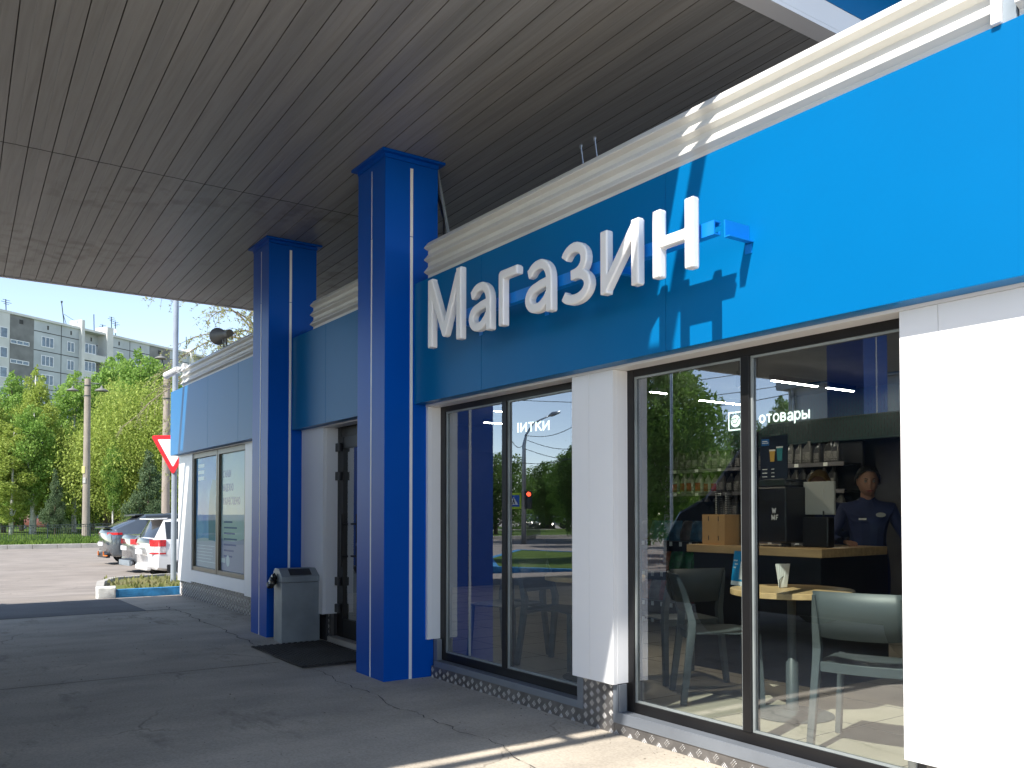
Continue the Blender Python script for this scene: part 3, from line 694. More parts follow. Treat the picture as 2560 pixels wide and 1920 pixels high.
# ================================================================== SHOP SIGN
sg = thing('shop_sign', 'large white raised letters reading Магазин on a blue rail over the windows', 'sign', (-4.2, 3.39, 2.5))
S7 = [('М', -5.512, -5.048, 2.515, 3.008), ('а', -4.975, -4.668, 2.515, 2.866), ('г', -4.602, -4.357, 2.515, 2.866), ('а', -4.330, -4.022, 2.515, 2.862),
      ('з', -3.968, -3.680, 2.510, 2.862), ('и', -3.615, -3.302, 2.512, 2.858), ('н', -3.212, -2.922, 2.512, 2.855)]
BIG = {'М': [[(0, 0), (0, 1)], [(1, 0), (1, 1)], [(.02, .93), (.5, .16), (.98, .93)]],
       'а': [[(.07, .79)] + arc(.47, .60, .40, .33, 140, 88, 5) + arc(.55, .58, .39, .35, 88, 0, 8) + [(.94, 0)], [(.94, .53), (.55, .50)] + arc(.42, .255, .36, .215, 95, 300, 14) + [(.80, .17), (.94, .30)]],
       'г': [[(0, 0), (0, 1), (1, 1)]], 'з': [arc(.42, .74, .42, .26, 160, -85, 14) + [(.30, .475)], [(.30, .475), (.50, .475)] + arc(.45, .235, .52, .245, 80, -150, 16)],
       'и': [[(0, 0), (0, 1)], [(1, 0), (1, 1)], [(0, .08), (1, .92)]], 'н': [[(0, 0), (0, 1)], [(1, 0), (1, 1)], [(0, .50), (1, .50)]]}
names = {'М': 'letter_em', 'а': 'letter_a', 'г': 'letter_ge', 'з': 'letter_ze', 'и': 'letter_i', 'н': 'letter_en'}
for ch, x0, x1, z0, z1 in S7:
    W = .058 if ch != 'М' else .063; x1 -= .010
    H2 = W / 2
    def tr(st, ch=ch, x0=x0, x1=x1, z0=z0, z1=z1):
        out = []
        for s in st:
            q = []
            for a, b in s:
                xx = H2 + a * (x1 - x0 - W)
                if ch in 'иМ': zz = (z1 - z0) * b
                elif ch in 'нг': zz = b * (z1 - z0 - (H2 if ch == 'г' else 0)) 
                else: zz = (H2 + b * (z1 - z0 - W)) if not (ch == 'а' and b == 0) else 0
                q.append((xx, zz))
            out.append(q)
        return out
    b = MB(); glyph_mesh(b, tr(BIG[ch]), W, lambda u_, v_, d, x0=x0, z0=z0: (x0 + u_, 3.102 + d, z0 + v_), 1, 1, x1 - x0, 0, .038, h=.0065, bev=.009, y0=-.08, y1=z1 - z0 + .08)
    L_ = b.build(names[ch], M_letter); under(L_, sg)
    b = MB(); glyph_mesh(b, tr(BIG[ch]), W * .86, lambda u_, v_, d, x0=x0, z0=z0: (x0 + u_, 3.1405 + d, z0 + v_), 1, 1, x1 - x0, 0, .010, h=.010, bev=0, y0=-.08, y1=z1 - z0 + .08)
    bk_ = b.build('letter_back', M_letter); bk_.parent = L_
rb = MB(); rb.box(-5.62, -2.862, 3.175, 3.182, 2.664, 2.732); rb.box(-5.62, -2.862, 3.1825, 3.215, 2.725, 2.732); rb.box(-5.62, -2.862, 3.1825, 3.215, 2.664, 2.671); rb.box(-5.62, -2.862, 3.2155, 3.221, 2.664, 2.684); rb.box(-5.62, -2.862, 3.2155, 3.221, 2.712, 2.732)
rr_ = under(rb.build('mounting_rail', M_bluerail), sg)
for x in (-5.25, -4.47, -3.62, -2.838):
    a = MB(); a.box(x - .004, x + .004, 3.2215, 3.394, 2.650, 2.735); a.box(x + .0045, x + .030, 3.2215, 3.394, 2.650, 2.656); a.box(x - .02, x + .02, 3.389, 3.3945, 2.60, 2.645)
    under(a.build('bracket', M_bluerail), sg)

# little roof fixtures
for i, (x, z1) in enumerate(((-4.172, 3.61), (-4.04, 3.61))):
    o = MB(); o.bar((x, 3.46, 3.42), (x - .012, 3.44, z1), .028, .004); o.lathe((x - .012, 3.44, z1), [(.014, -.002), (.014, .002)], 12, (0, 1, 0))
    tag(o.build('roof_bracket', M_alu), ('left' if i == 0 else 'right') + ' one of two small steel tabs sticking up over the parapet above the sign', 'bracket', 'steel tabs on the parapet')
sp = thing('horn_loudspeaker', 'grey horn loudspeaker on two legs on the far parapet', 'loudspeaker', (-11.45, 3.47, 3.46))
hx = Vector((-1, .05, .1)).normalized()
under(MB().lathe((-11.5, 3.45, 3.66), [(.028, -.16), (.040, -.10), (.052, .0), (.085, .20), (.112, .34), (.116, .35), (.106, .345), (.04, .16)], 24, hx).build('horn', mat('speaker_grey', (.16, .155, .14), .6), smooth=True), sp)
under(MB().lathe((-11.5, 3.45, 3.66), [(.045, -.27), (.05, -.25), (.05, -.12), (.045, -.10)], 20, hx).build('driver', mat('speaker_grey', (.16, .155, .14), .6)), sp)
for dx in (-.05, .06): under(MB().bar((-11.5 + dx, 3.46, 3.44), (-11.52 + dx, 3.45, 3.64), .03, .02, (0, 1, 0)).build('leg', mat('speaker_grey', (.16, .155, .14), .6)), sp)
cv = thing('security_camera', 'small white bullet camera on a bracket at the far roof corner', 'camera', (-13.45, 3.42, 3.4))
under(MB().tube([(-13.55, 3.38, 3.47), (-13.93, 3.30, 3.42)], [.05, .052], 12).build('housing', M_signw), cv)
under(MB().tube([(-13.931, 3.2995, 3.42), (-13.96, 3.294, 3.416)], .042, 12).build('lens', M_black), cv)
cb = MB().tube([(-13.42, 3.43, 3.2), (-13.42, 3.43, 3.55)], .016); cb.tube([(-13.42, 3.43, 3.50), (-13.58, 3.39, 3.47)], .022); cb.box(-13.47, -13.37, 3.41, 3.47, 3.44, 3.54)
under(cb.build('bracket', M_signw), cv)

# ================================================================== STREET ITEMS BY THE DOOR
bn = thing('litter_bin', 'grey metal litter bin with sloped lid and black bag beside the far pillar', 'bin', (-8.6, 3.33, .035), rz=R(-4))
def child(mb, name, m, par, **k): return mb.build(name, m, par, **k)
child(box(-.14, .14, -.195, .195, 0, .60), 'bin_body', M_bin, bn, bevel=.004)
hd = MB(); hp = [(-.15, .603), (.152, .603), (.152, .66), (.04, .735), (-.10, .735), (-.15, .70)]
hd.prism(hp, lambda a, b, d: (a, d, b), -.20, .20); lidm = child(hd, 'bin_lid', M_bin, bn, bevel=.005)
sl_ = MB(); sl_.prism([(.050, .7285), (.135, .672), (.138, .675), (.053, .7315)], lambda a, b, d: (a, d, b), -.11, .11); child(sl_, 'lid_opening', M_black, lidm)
gg = MB(); rnd = random.Random(3)
for (cx, cy_, cz, s) in ((-.06, -.235, .60, .055), (-.03, -.225, .64, .04), (-.08, -.26, .57, .035), (.05, .215, .68, .035), (.0, .21, .70, .035)):
    vs = []; n = 9
    for i in range(6):
        for k in range(n):
            a = 2 * math.pi * k / n; t = math.pi * (i + .5) / 6; r = s * rnd.uniform(.75, 1.2)
            vs.append((cx + r * math.sin(t) * math.cos(a), cy_ + r * math.sin(t) * math.sin(a) * .8, cz + r * math.cos(t) * 1.1))
    gg.add(vs, [(i * n + k, i * n + (k + 1) % n, (i + 1) * n + (k + 1) % n, (i + 1) * n + k) for i in range(5) for k in range(n)] + [tuple(range(n)), tuple(range(5 * n, 6 * n))])
child(gg, 'bin_bag', M_bag, bn)
# door mat: perforated rubber
mtb = MB(); mx0, mx1, my0, my1 = -8.40, -7.10, 2.80, 3.52; nx, ny = 44, 24
dx, dy = (mx1 - mx0) / nx, (my1 - my0) / ny
def mz(x, y): return gz(x) + .012 + .006 * math.sin(x * 6) * math.sin(y * 9 + 1)
for i in range(nx):
    for j in range(ny):
        a, b = mx0 + i * dx, my0 + j * dy; z = mz(a, b)
        if (i + j) % 2 == 0: mtb.box(a + .003, a + dx - .003, b + .003, b + dy - .003, z + .004, z + .011)
for j in range(ny + 1): mtb.box(mx0, mx1, my0 + j * dy - .003, my0 + j * dy + .003, mz(mx0, my0 + j * dy) - .002, mz(mx0, my0 + j * dy) + .005)
for i in range(nx + 1): mtb.box(mx0 + i * dx - .003, mx0 + i * dx + .003, my0, my1, mz(mx0 + i * dx, my0) - .003, mz(mx0 + i * dx, my0) + .0045)
tag(mtb.build('door_mat', M_rubber), 'black perforated rubber mat on the concrete in front of the shop door', 'mat')

# ================================================================== INSIDE THE SHOP
FL = .121
def chair_parts(t):
    # one moulded chair: bent side frames, curved back band, seat and four square legs; local +y is forward
    for s in (-1, 1):
        x = s * .215
        b = MB(); pts = [(x * 1.12, -.26, 0), (x * 1.02, -.205, .44), (x, -.20, .52), (x * .98, -.255, .72), (x * .96, -.285, .80)]
        wd_ = [(.020, .017), (.024, .020), (.024, .022), (.020, .014), (.014, .008)]
        vs = []
        for (px, py, pz), (a, c) in zip(pts, wd_): vs += [(px - c, py - a, pz), (px + c, py - a, pz), (px + c, py + a, pz), (px - c, py + a, pz)]
        fs = [(0, 3, 2, 1), (16, 17, 18, 19)]
        for i in range(4):
            for k in range(4): fs.append((i * 4 + k, i * 4 + (k + 1) % 4, i * 4 + 4 + (k + 1) % 4, i * 4 + 4 + k))
        b.add(vs, fs); child(b, 'leg', M_chair, t, bevel=.004)
        b = MB(); b.bar((x * 1.10, .235, 0), (x * .98, .215, .445), .032, .034, (0, 1, 0)); child(b, 'leg', M_chair, t, bevel=.004)
    # seat, dished grid with thickness
    b = MB(); n = 10; vs = []
    for lay in (0, 1):
        for i in range(n + 1):
            for j in range(n + 1):
                u_, v_ = -1 + 2 * i / n, -1 + 2 * j / n
                z = .452 - .018 * (1 - u_ * u_) * (1 - max(0, v_) ** 2) - .012 * max(0, v_ - .6) * 2.5 - .010 * lay
                vs.append((u_ * .222, v_ * .225 + .005, z))
    m_ = (n + 1) ** 2; fs = []
    for i in range(n):
        for j in range(n):
            a = i * (n + 1) + j; fs.append((a, a + 1, a + n + 2, a + n + 1)); fs.append(tuple(q + m_ for q in (a, a + n + 1, a + n + 2, a + 1)))
    ring = [i * (n + 1) for i in range(n + 1)] + [n * (n + 1) + j for j in range(1, n + 1)] + [i * (n + 1) + n for i in range(n - 1, -1, -1)] + [j for j in range(n - 1, 0, -1)]
    for a, c in zip(ring, ring[1:] + ring[:1]): fs.append((a, c, c + m_, a + m_))
    b.add(vs, fs); child(b, 'seat', M_chair, t, smooth=False)
    r = MB(); pr0 = [(-.2, -.205), (-.1, -.222), (0, -.228), (.1, -.222), (.2, -.205)]
    vs = []
    for x, y in pr0: vs += [(x, y - .011, .405), (x, y - .011, .455), (x, y + .011, .455), (x, y + .011, .405)]
    fs = [(0, 1, 2, 3), (19, 18, 17, 16)]
    for i in range(4):
        for k in range(4): fs.append((i * 4 + k, i * 4 + (k + 1) % 4, i * 4 + 4 + (k + 1) % 4, i * 4 + 4 + k))
    r.add(vs, fs); child(r, 'rear_rail', M_chair, t, bevel=.003)
    # back band
    b = MB(); n = 12; vs = []
    for i in range(n + 1):
        u_ = -1 + 2 * i / n; dip = .022 * (1 - u_ * u_); x = u_ * .212
        for z, y in ((.588 - .012 * (1 - u_ ** 4), -.222), (.70, -.250), (.818, -.286)):
            vs.append((x, y - dip - .006, z)); vs.append((x, y - dip + .006, z))
    fs = []
    for i in range(n):
        a, c = i * 6, (i + 1) * 6
        for (p, q) in ((0, 2), (2, 4)): fs.append((a + p, c + p, c + q, a + q)); fs.append((a + p + 1, a + q + 1, c + q + 1, c + p + 1))
        fs.append((a, a + 1, c + 1, c)); fs.append((a + 4, c + 4, c + 5, a + 5))
    fs += [(0, 2, 3, 1), (2, 4, 5, 3), (n * 6, n * 6 + 1, n * 6 + 3, n * 6 + 2), (n * 6 + 2, n * 6 + 3, n * 6 + 5, n * 6 + 4)]
    b.add(vs, fs); child(b, 'backrest', M_chair, t, smooth=True)
CG = 'grey green plastic cafe chairs'
def face(t, x, y, dx, dy): t.location = (x, y, FL); t.rotation_euler = (0, 0, math.atan2(dy, dx) - math.pi / 2); return t
ch0 = thing('cafe_chair', 'grey green chair with its curved back to the big window, nearest the camera', 'chair', group=CG); chair_parts(ch0)
ch_b = face(ch0, -2.665, 4.12, -.33, .94)
def chair(x, y, dx, dy, label):
    c = copy_tree(ch0); c['label'] = label; return face(c, x, y, dx, dy)
chair(-3.98, 4.42, .60, .80, 'grey green chair seen from the side, left of the round table in the big window')
chair(-4.62, 4.72, -.95, .3, 'dark grey chair just behind the left frame of the big window')
chair(-5.55, 4.35, .9, .3, 'grey chair seen through the narrow window beside the white column')
chair(-6.15, 4.25, .3, -.9, 'grey chair in the shade behind the left pane of the narrow window')
def table(x, y, r, label):
    t = thing('round_table', label, 'table', (x, y, FL), 'round oak cafe tables')
    child(MB().lathe((0, 0, .717), [(r - .003, 0), (r, .003), (r, .031), (r - .004, .035)], 56), 'tabletop', M_wood, t)
    child(MB().lathe((0, 0, .012), [(.052, 0), (.038, .03), (.036, .30), (.025, .31), (.025, .70)], 20), 'column', M_chair, t, smooth=True)
    child(MB().lathe((0, 0, 0), [(.24, 0), (.24, .006), (.10, .012), (.055, .03)], 40), 'base', M_chair, t)
    return t
table(-3.39, 4.42, .36, 'round oak table with napkins on it, behind the mullion of the big window')
table(-4.98, 4.22, .37, 'round oak table half hidden behind the white column between the windows')
TZ = FL + .753
nh = thing('napkin_holder', 'white paper napkins fanned in a wire holder on the near round table', 'napkin holder', (-3.45, 4.42, TZ))
nb = MB()
for k in range(5): nb.obox((.004 * k - .01, .012 * k - .024, .075), (.0009, .0003, 0), (.002, .016, 0), (.003 * (k - 2), .004 * (k - 2), .072))
child(nb, 'napkins', M_paper, nh); child(MB().tube([(0, -.035, .003), (0, -.035, .05), (0, 0, .07), (0, .035, .05), (0, .035, .003)], .002), 'wire_frame', M_iron, nh)
def leaflet(x, y, dx, dy, label):
    t = thing('menu_stand', label, 'menu stand', (x, y, TZ), 'cyan table menus'); t.rotation_euler = (0, 0, math.atan2(dy, dx))
    child(MB().add([(-.075, -.03, 0), (.075, -.03, 0), (.075, 0, .215), (-.075, 0, .215), (-.075, .03, 0), (.075, .03, 0)], [(0, 1, 2, 3), (3, 2, 5, 4), (0, 3, 4), (1, 5, 2), (0, 4, 5, 1)]), 'card', M_cyan, t)
    pz = MB()
    for k in range(3): pz.obox((-.05 + .012 * (k % 2), -.0085 - k * .0033, .155 - k * .022), (.02 - .004 * k, 0, 0), (0, .0004, .0001), (0, .0007, .004))
    pz.obox((.035, -.0195, .095), (.028, 0, 0), (0, .0004, 0), (0, .0077, .055)); pz.obox((0, -.0285, .014), (.074, 0, 0), (0, .0004, 0), (0, .0017, .012))
    child(pz, 'print', M_paper, t)
leaflet(-3.72, 4.36, 1, -.25, 'narrow cyan menu stand on the near round table beside the mullion')
leaflet(-4.80, 4.02, .75, .65, 'cyan and white menu stand on the table behind the white column')

ct = thing('service_counter', 'black counter with thick oak top, cafe side of the shop', 'counter', (-4.3, 5.6, FL))
cb = MB(); cb.box(-4.92, -3.745, 5.20, 5.70, FL, 1.022); cb.box(-4.2, -3.745, 5.701, 6.0, FL, 1.022)
under(cb.build('counter_body', M_navy), ct)
tb = MB(); tb.prism([(-4.95, 5.15), (-3.70, 5.15), (-3.76, 6.02), (-4.22, 6.02), (-4.22, 5.74), (-4.95, 5.74)], lambda a, b, d: (a, b, d), 1.023, 1.082)
under(tb.build('counter_top', M_wood, bevel=.002), ct)
CT = 1.083
cm = thing('coffee_machine', 'black coffee machine with white letters on its back, on the counter', 'coffee machine', (-4.30, 5.42, CT))
under(box(-4.50, -4.09, 5.28, 5.62, CT + .03, CT + .44).build('machine_body', M_black, bevel=.012), cm)
under(box(-4.46, -4.13, 5.32, 5.58, CT + .441, CT + .50).build('bean_hopper', M_glasscar, bevel=.01), cm)
for fx in (-4.46, -4.13): under(box(fx - .02, fx + .02, 5.30, 5.36, CT, CT + .029).build('foot', M_black), cm)
tx = MB(); text_mesh(tx, 'W', .030, .007, lambda a, b, d: (-4.215 + a, 5.278, CT + .245 + b), h=.004)
text_mesh(tx, 'М', .030, .007, lambda a, b, d: (-4.220 + a, 5.278, CT + .195 + b), h=.004); text_mesh(tx, 'F', .030, .007, lambda a, b, d: (-4.182 + a, 5.278, CT + .195 + b), h=.004)
under(tx.build('lettering', M_signw), cm)
mbd = thing('menu_board', 'dark coffee price board with two paper cups pictured, above the coffee machine', 'menu board', (-4.36, 5.5, CT + .5))
under(box(-4.45, -4.20, 5.44, 5.447, 1.545, 1.915).build('board', mat('menu_dark_blue', (.012, .018, .035), .3, var=.2)), mbd)
under(box(-4.455, -4.195, 5.43, 5.46, CT + .4415, 1.544).build('board_foot', M_signw), mbd)
pb_ = MB(); pb_.box(-4.435, -4.365, 5.4365, 5.4395, 1.845, 1.895); under(pb_.build('blue_label', mat('menu_label_blue', (.01, .12, .40), .4)), mbd)
cz = MB(); cz.prism([(-4.352, 1.72), (-4.318, 1.72), (-4.310, 1.80), (-4.360, 1.80)], lambda a, b, d: (a, d, b), 5.435, 5.4395); under(cz.build('yellow_cup', mat('cup_yellow', (.55, .33, .06), .5)), mbd)
cz = MB(); cz.prism([(-4.285, 1.725), (-4.247, 1.725), (-4.240, 1.82), (-4.293, 1.82)], lambda a, b, d: (a, d, b), 5.435, 5.4395); under(cz.build('teal_cup', mat('cup_teal', (.03, .22, .26), .5)), mbd)
pt = MB()
for k in range(4): pt.box(-4.43, -4.385, 5.4372, 5.4392, 1.66 - k * .028, 1.666 - k * .028); pt.box(-4.345, -4.318, 5.4372, 5.4392, 1.66 - k * .028, 1.666 - k * .028)
pt.box(-4.428, -4.38, 5.435, 5.4362, 1.875, 1.880); pt.box(-4.428, -4.37, 5.435, 5.4362, 1.862, 1.867); pt.box(-4.362, -4.308, 5.4345, 5.4396, 1.8005, 1.812); pt.box(-4.295, -4.238, 5.4345, 5.4396, 1.8205, 1.832)
under(pt.build('print', M_signw), mbd)
mo = thing('till_monitor', 'pale grey back of a till monitor on a black stand on the counter', 'monitor', (-4.0, 5.5, CT))
under(box(-4.105, -3.845, 5.50, 5.522, 1.318, 1.560).build('screen_back', M_grey, bevel=.004), mo)
under(box(-4.06, -3.84, 5.42, 5.50, CT, 1.30).build('printer_body', M_black, bevel=.01), mo)
under(MB().tube([(-3.92, 5.48, 1.30), (-3.92, 5.48, 1.345)], .006).build('stub', M_black), mo)
bx = thing('kraft_organiser', 'brown kraft cup organiser with two stacks of lids on the counter end', 'organiser', (-4.72, 5.3, CT))
under(box(-4.83, -4.60, 5.20, 5.40, CT, CT + .235).build('organiser_box', M_card, bevel=.002), bx)
sl2 = MB()
for xx in (-4.765, -4.665):
    for zz in (.035, .185): sl2.box(xx, xx + .004, 5.197, 5.2005, CT + zz, CT + zz + .035)
under(sl2.build('slots', M_joint), bx)
for xx in (-4.745, -4.645):
    s_ = MB(); z = CT + .237
    while z < CT + .42: s_.lathe((xx, 5.30, z), [(.030, 0), (.030, .006)], 12); z += .014
    under(s_.build('lid_stack', M_black), bx)
    s_ = MB(); z = CT + .243
    while z < CT + .40: s_.box(xx - .006, xx + .006, 5.266, 5.2695, z, z + .007); z += .014
    under(s_.build('lid_glints', M_grey), bx)

# ---- ceiling lights
i = 0
for (x, y0, y1, lb) in ((-6.14, 7.70, 8.50, 'first long strip lamp over the counter seen in the right pane'), (-6.14, 8.66, 9.18, 'short strip lamp in line behind the first, near the back wall'), (-7.75, 8.30, 9.15, 'strip lamp seen in the left pane of the big window'),
                      (-7.54, 7.25, 7.52, 'short strip lamp high in the left corner of the big window'), (-10.2, 6.80, 7.05, 'upper one of two short strip lamps behind the narrow window'), (-11.6, 7.55, 7.95, 'lower one of two short strip lamps behind the narrow window')):
    t = thing('strip_lamp', lb, 'lamp', (x, (y0 + y1) / 2, 2.80), 'linear ceiling lamps')
    under(box(x - .035, x + .035, y0, y1, 2.762, 2.82).build('housing', M_black), t)
    under(box(x - .013, x + .013, y0 + .01, y1 - .01, 2.754, 2.7615).build('diffuser', M_light), t)
for (x, y, lb) in ((-5.9, 6.9, 'black spotlight hanging between the two strip lamps'), (-5.3, 4.9, 'black spotlight near the top of the left pane of the big window'), (-3.4, 4.5, 'unseen black spotlight added on the ceiling to brighten the counter')):  # the last one is out of view, added to brighten the counter
    t = thing('spotlight', lb, 'spotlight', (x, y, 2.85), 'black ceiling spotlights')
    under(MB().tube([(x, y, 2.86), (x, y, 2.72)], .012).build('stem', M_black), t)
    under(MB().tube([(x, y, 2.74), (x + .05, y - .06, 2.60)], .038, 12).build('lamp_head', M_black), t)
for (x, y, tx_, ty_, e_) in ((-3.4, 4.5, -4.3, 5.3, 9), (-5.3, 4.9, -4.7, 5.3, 16), (-5.9, 6.9, -6.8, 8.8, 18)):  # first beam belongs to the added spot above the window
    ld = bpy.data.lights.new('spot_beam', 'SPOT'); ld.energy = e_; ld.spot_size = R(80); ld.spot_blend = .7; ld.color = (1, .86, .68); ld.shadow_soft_size = .04
    lo = bpy.data.objects.new('spot_beam', ld); COL.objects.link(lo); lo.location = (x + .06, y - .07, 2.57)
    lo.rotation_euler = (Vector((tx_, ty_, 1.0)) - lo.location).to_track_quat('-Z', 'Y').to_euler()
tag(MB().lathe((-4.75, 5.0, 2.835), [(.06, 0), (.06, .012), (.05, .024)], 20).build('smoke_detector', M_signw), 'white round smoke detector on the shop ceiling', 'smoke detector')

# ---- back wall: green panel, lettering, shelves and bottles
gp = MB(); gp.box(-9.3, -5.2, 9.50, 9.56, 2.22, 2.84); under_g = tag(gp.build('perforated_panel', M_green), 'dark green slotted wall panel above the oil shelves', 'panel')
sm = MB(); x = -9.28; j = 0
while x < -5.22:
    z = 2.24 + (.045 if j % 2 else 0)
    while z < 2.78: sm.box(x, x + .013, 9.497, 9.4995, z, z + .06); z += .09
    x += .042; j += 1
o = sm.build('slots', M_joint); o.parent = under_g
st = thing('lit_wall_sign', 'white glowing letters on the green panel at the back of the shop', 'sign', (-7.5, 9.45, 2.53))
b = MB(); text_mesh(b, 'отовары', .118, .024, lambda a, b_, d: (-7.76 + a, 9.46, 2.53 + b_), xs=1.06, h=.011); under(b.build('lettering', M_sign), st)
b = MB(); glyph_mesh(b, [[(0, 0), (.24, 0), (.24, .24), (0, .24), (0, 0)]], .022, lambda a, b_, d: (-8.28 + a, 9.46, 2.48 + b_), 1, 1, .24, h=.011, y0=-.05, y1=.3)
b.lathe((-8.16, 9.462, 2.60), [(.085, 0), (.085, -.002)], 28, (0, 1, 0)); under(b.build('oil_icon', M_sign), st)
b = MB(); glyph_mesh(b, [[(.0, .06), (.03, .0), (.09, .0), (.12, .05), (.15, .07)], [(.0, .06), (.09, .06)]], .011, lambda a, b_, d: (-8.23 + a, 9.455, 2.57 + b_), 1, 1, .16, h=.005, y0=-.02, y1=.1); under(b.build('icon_lines', M_joint), st)
shf = thing('oil_shelving', 'dark wall shelving with grey price rails and rows of oil bottles', 'shelving', (-7.7, 9.6, FL))
bkp = MB(); bkp.box(-9.25, -6.28, 9.56, 9.60, FL, 2.20); under(bkp.build('back_panel', M_black), shf)
SHZ = (1.935, 1.605, 1.275, .945)
for z in SHZ:
    s_ = MB(); s_.box(-9.22, -6.30, 9.22, 9.555, z - .02, z); so_ = under(s_.build('shelf', M_frame), shf)
    f_ = MB(); f_.box(-9.22, -6.30, 9.205, 9.2195, z - .035, z + .012); ff = f_.build('price_rail', mat('price_rail_grey', (.16, .15, .16), .5)); ff.parent = so_
    p_ = MB()
    for k in range(7): p_.box(-9.1 + .42 * k, -9.04 + .42 * k, 9.202, 9.2045, z - .034, z + .008)
    pp_ = p_.build('price_tags', M_paper); pp_.parent = so_
    under(MB().tube([(-9.2, 9.225, z + .05), (-6.31, 9.225, z + .05)], .003, 6).build('guard_wire', M_black), shf)
M_bsil = mat('silver_bottle_plastic', (.13, .125, .12), .35, .3); M_bblk = mat('black_bottle_plastic', (.03, .03, .032), .3); M_bwht = mat('white_bottle_plastic', (.32, .31, .30), .4)
M_lab = mat('bottle_label', (.20, .19, .18), .5, var=.5, scale=40); M_labr = mat('red_bottle_label', (.35, .04, .03), .5, var=.3, scale=30)
def bottle_proto(m, ml, lab):
    t = thing('oil_bottle', lab, 'bottle', group='oil bottles on the back shelves')
    b = MB(); rings = [(.052, .030, 0), (.055, .033, .01), (.055, .033, .15), (.045, .030, .19), (.022, .020, .222), (.018, .018, .235)]
    n = 12; vs = []
    for i, (rx, ry, z) in enumerate(rings):
        sh = .016 * max(0, (z - .15) / .08)
        for k in range(n):
            a = 2 * math.pi * k / n; ca, sa = math.cos(a), math.sin(a)
            vs.append((sh + rx * math.copysign(abs(ca) ** .6, ca), ry * math.copysign(abs(sa) ** .6, sa), z))
    fs = [(i * n + k, i * n + (k + 1) % n, (i + 1) * n + (k + 1) % n, (i + 1) * n + k) for i in range(5) for k in range(n)] + [tuple(range(n))[::-1], tuple(range(5 * n, 6 * n))]
    b.add(vs, fs); child(b, 'bottle_body', m, t, smooth=False)
    child(MB().lathe((.018, 0, .235), [(.019, 0), (.019, .022)], 12), 'cap', m, t)
    child(box(-.042, .042, -.036, -.0335, .03, .135), 'bottle_label', ml, t)
    return t
BG = [bottle_proto(M_bsil, M_lab, 'silver oil bottle in a row on the back wall shelves'), bottle_proto(M_bblk, M_lab, 'black oil bottle in a row on the back wall shelves'), bottle_proto(M_bwht, M_labr, 'white oil bottle with red label on the back wall shelves')]
used = [0, 0, 0]; rb_ = random.Random(11)
for r, z in enumerate(SHZ[:3]):
    x = -9.12
    while x < -6.38:
        if r == 0: k = 0 if (-7.3 < x < -6.75 or (x < -8.5 and rb_.random() < .4)) else (1 if x > -6.8 or rb_.random() < .5 else 0)
        elif r == 1: k = 2 if x < -8.4 else (0 if rb_.random() < .75 else 1)
        else: k = rb_.choice((0, 0, 1))
        t = BG[k] if not used[k] else copy_tree(BG[k]); used[k] = 1
        rn = ('top', 'second', 'third')[r]; kn = ('silver', 'black', 'white red labelled')[k]
        t['label'] = kn + ' oil bottle in the row on the ' + rn + ' shelf of the back wall'; t['group'] = kn + ' oil bottles on the ' + rn + ' shelf'
        t.location = (x, 9.30 + rb_.uniform(-.02, .02), z + .001); t.rotation_euler = (0, 0, rb_.uniform(-.2, .2)); s_ = rb_.choice((1, 1.05, 1.12)); t.scale = (s_, s_, s_)
        x += rb_.choice((.122, .128, .135, .16))

# ---- snack gondola seen at the left of the big window
gn = thing('snack_shelf', 'black snack shelf unit with white price tags left of the counter', 'shelving', (-6.9, 6.9, FL))
under(box(-7.9, -6.30, 7.02, 7.06, FL, 1.45).build('back_panel', M_black), gn)
GZ = (1.03, .70, .38, .20)
for z in GZ:
    so_ = under(box(-7.88, -6.32, 6.72, 7.015, z - .02, z).build('shelf', M_frame), gn)
    p_ = MB()
    for k in range(11): p_.box(-7.82 + .14 * k, -7.785 + .14 * k, 6.712, 6.7185, z - .05, z - .004)
    pp_ = p_.build('price_tags', M_paper); pp_.parent = so_
M_bags = [mat('bag_' + n_, c_, .3, var=.5, scale=18, bump=.6, bscale=20) for n_, c_ in (('orange', (.30, .09, .03)), ('green', (.02, .16, .04)), ('blue', (.04, .13, .22)), ('brown', (.10, .07, .05)), ('teal', (.02, .20, .22)), ('red', (.28, .02, .03)))]
bagp = []
for m in M_bags:
    b = MB(); n, k2 = 6, 8; vs = []
    for sgn in (-1, 1):
        for i in range(n + 1):
            for j in range(k2 + 1):
                u_, v_ = -1 + 2 * i / n, -1 + 2 * j / k2; th_ = .035 * (1 - u_ ** 4) * (1 - v_ ** 6) * (1 + .25 * math.sin(5 * u_ + 3 * v_))
                vs.append((u_ * .082 * (1 - .08 * abs(v_) ** 3), sgn * th_, .11 + v_ * .11))
    q = (n + 1) * (k2 + 1); fs = [tuple(o_ + a for a in (i * (k2 + 1) + j, i * (k2 + 1) + j + 1, (i + 1) * (k2 + 1) + j + 1, (i + 1) * (k2 + 1) + j)) for o_ in (0, q) for i in range(n) for j in range(k2)]
    bagp.append(b.add(vs, fs))
firstbag = {}; nms = ['orange', 'green', 'blue', 'brown', 'teal', 'red']
rb_ = random.Random(4)
for r, z in enumerate(GZ[:3]):
    x = -7.80
    while x < -6.36:
        k = (rb_.choice((2, 3, 4)) if r == 0 else (0 if x < -6.75 else 1) if r == 1 else rb_.choice((0, 5, 3)))
        if k not in firstbag: firstbag[k] = o = bagp[k].build('snack_bag', M_bags[k], smooth=True)
        else: o = firstbag[k].copy(); COL.objects.link(o)
        row = ('top', 'middle', 'lower')[r]
        tag(o, nms[k] + ' snack bag standing on the ' + row + ' shelf of the black snack unit', 'snack bag', nms[k] + ' snack bags on the ' + row + ' shelf')
        o.location = (x, 6.80, z + .003); o.rotation_euler = (R(-12), 0, rb_.uniform(-.15, .15)); x += .155
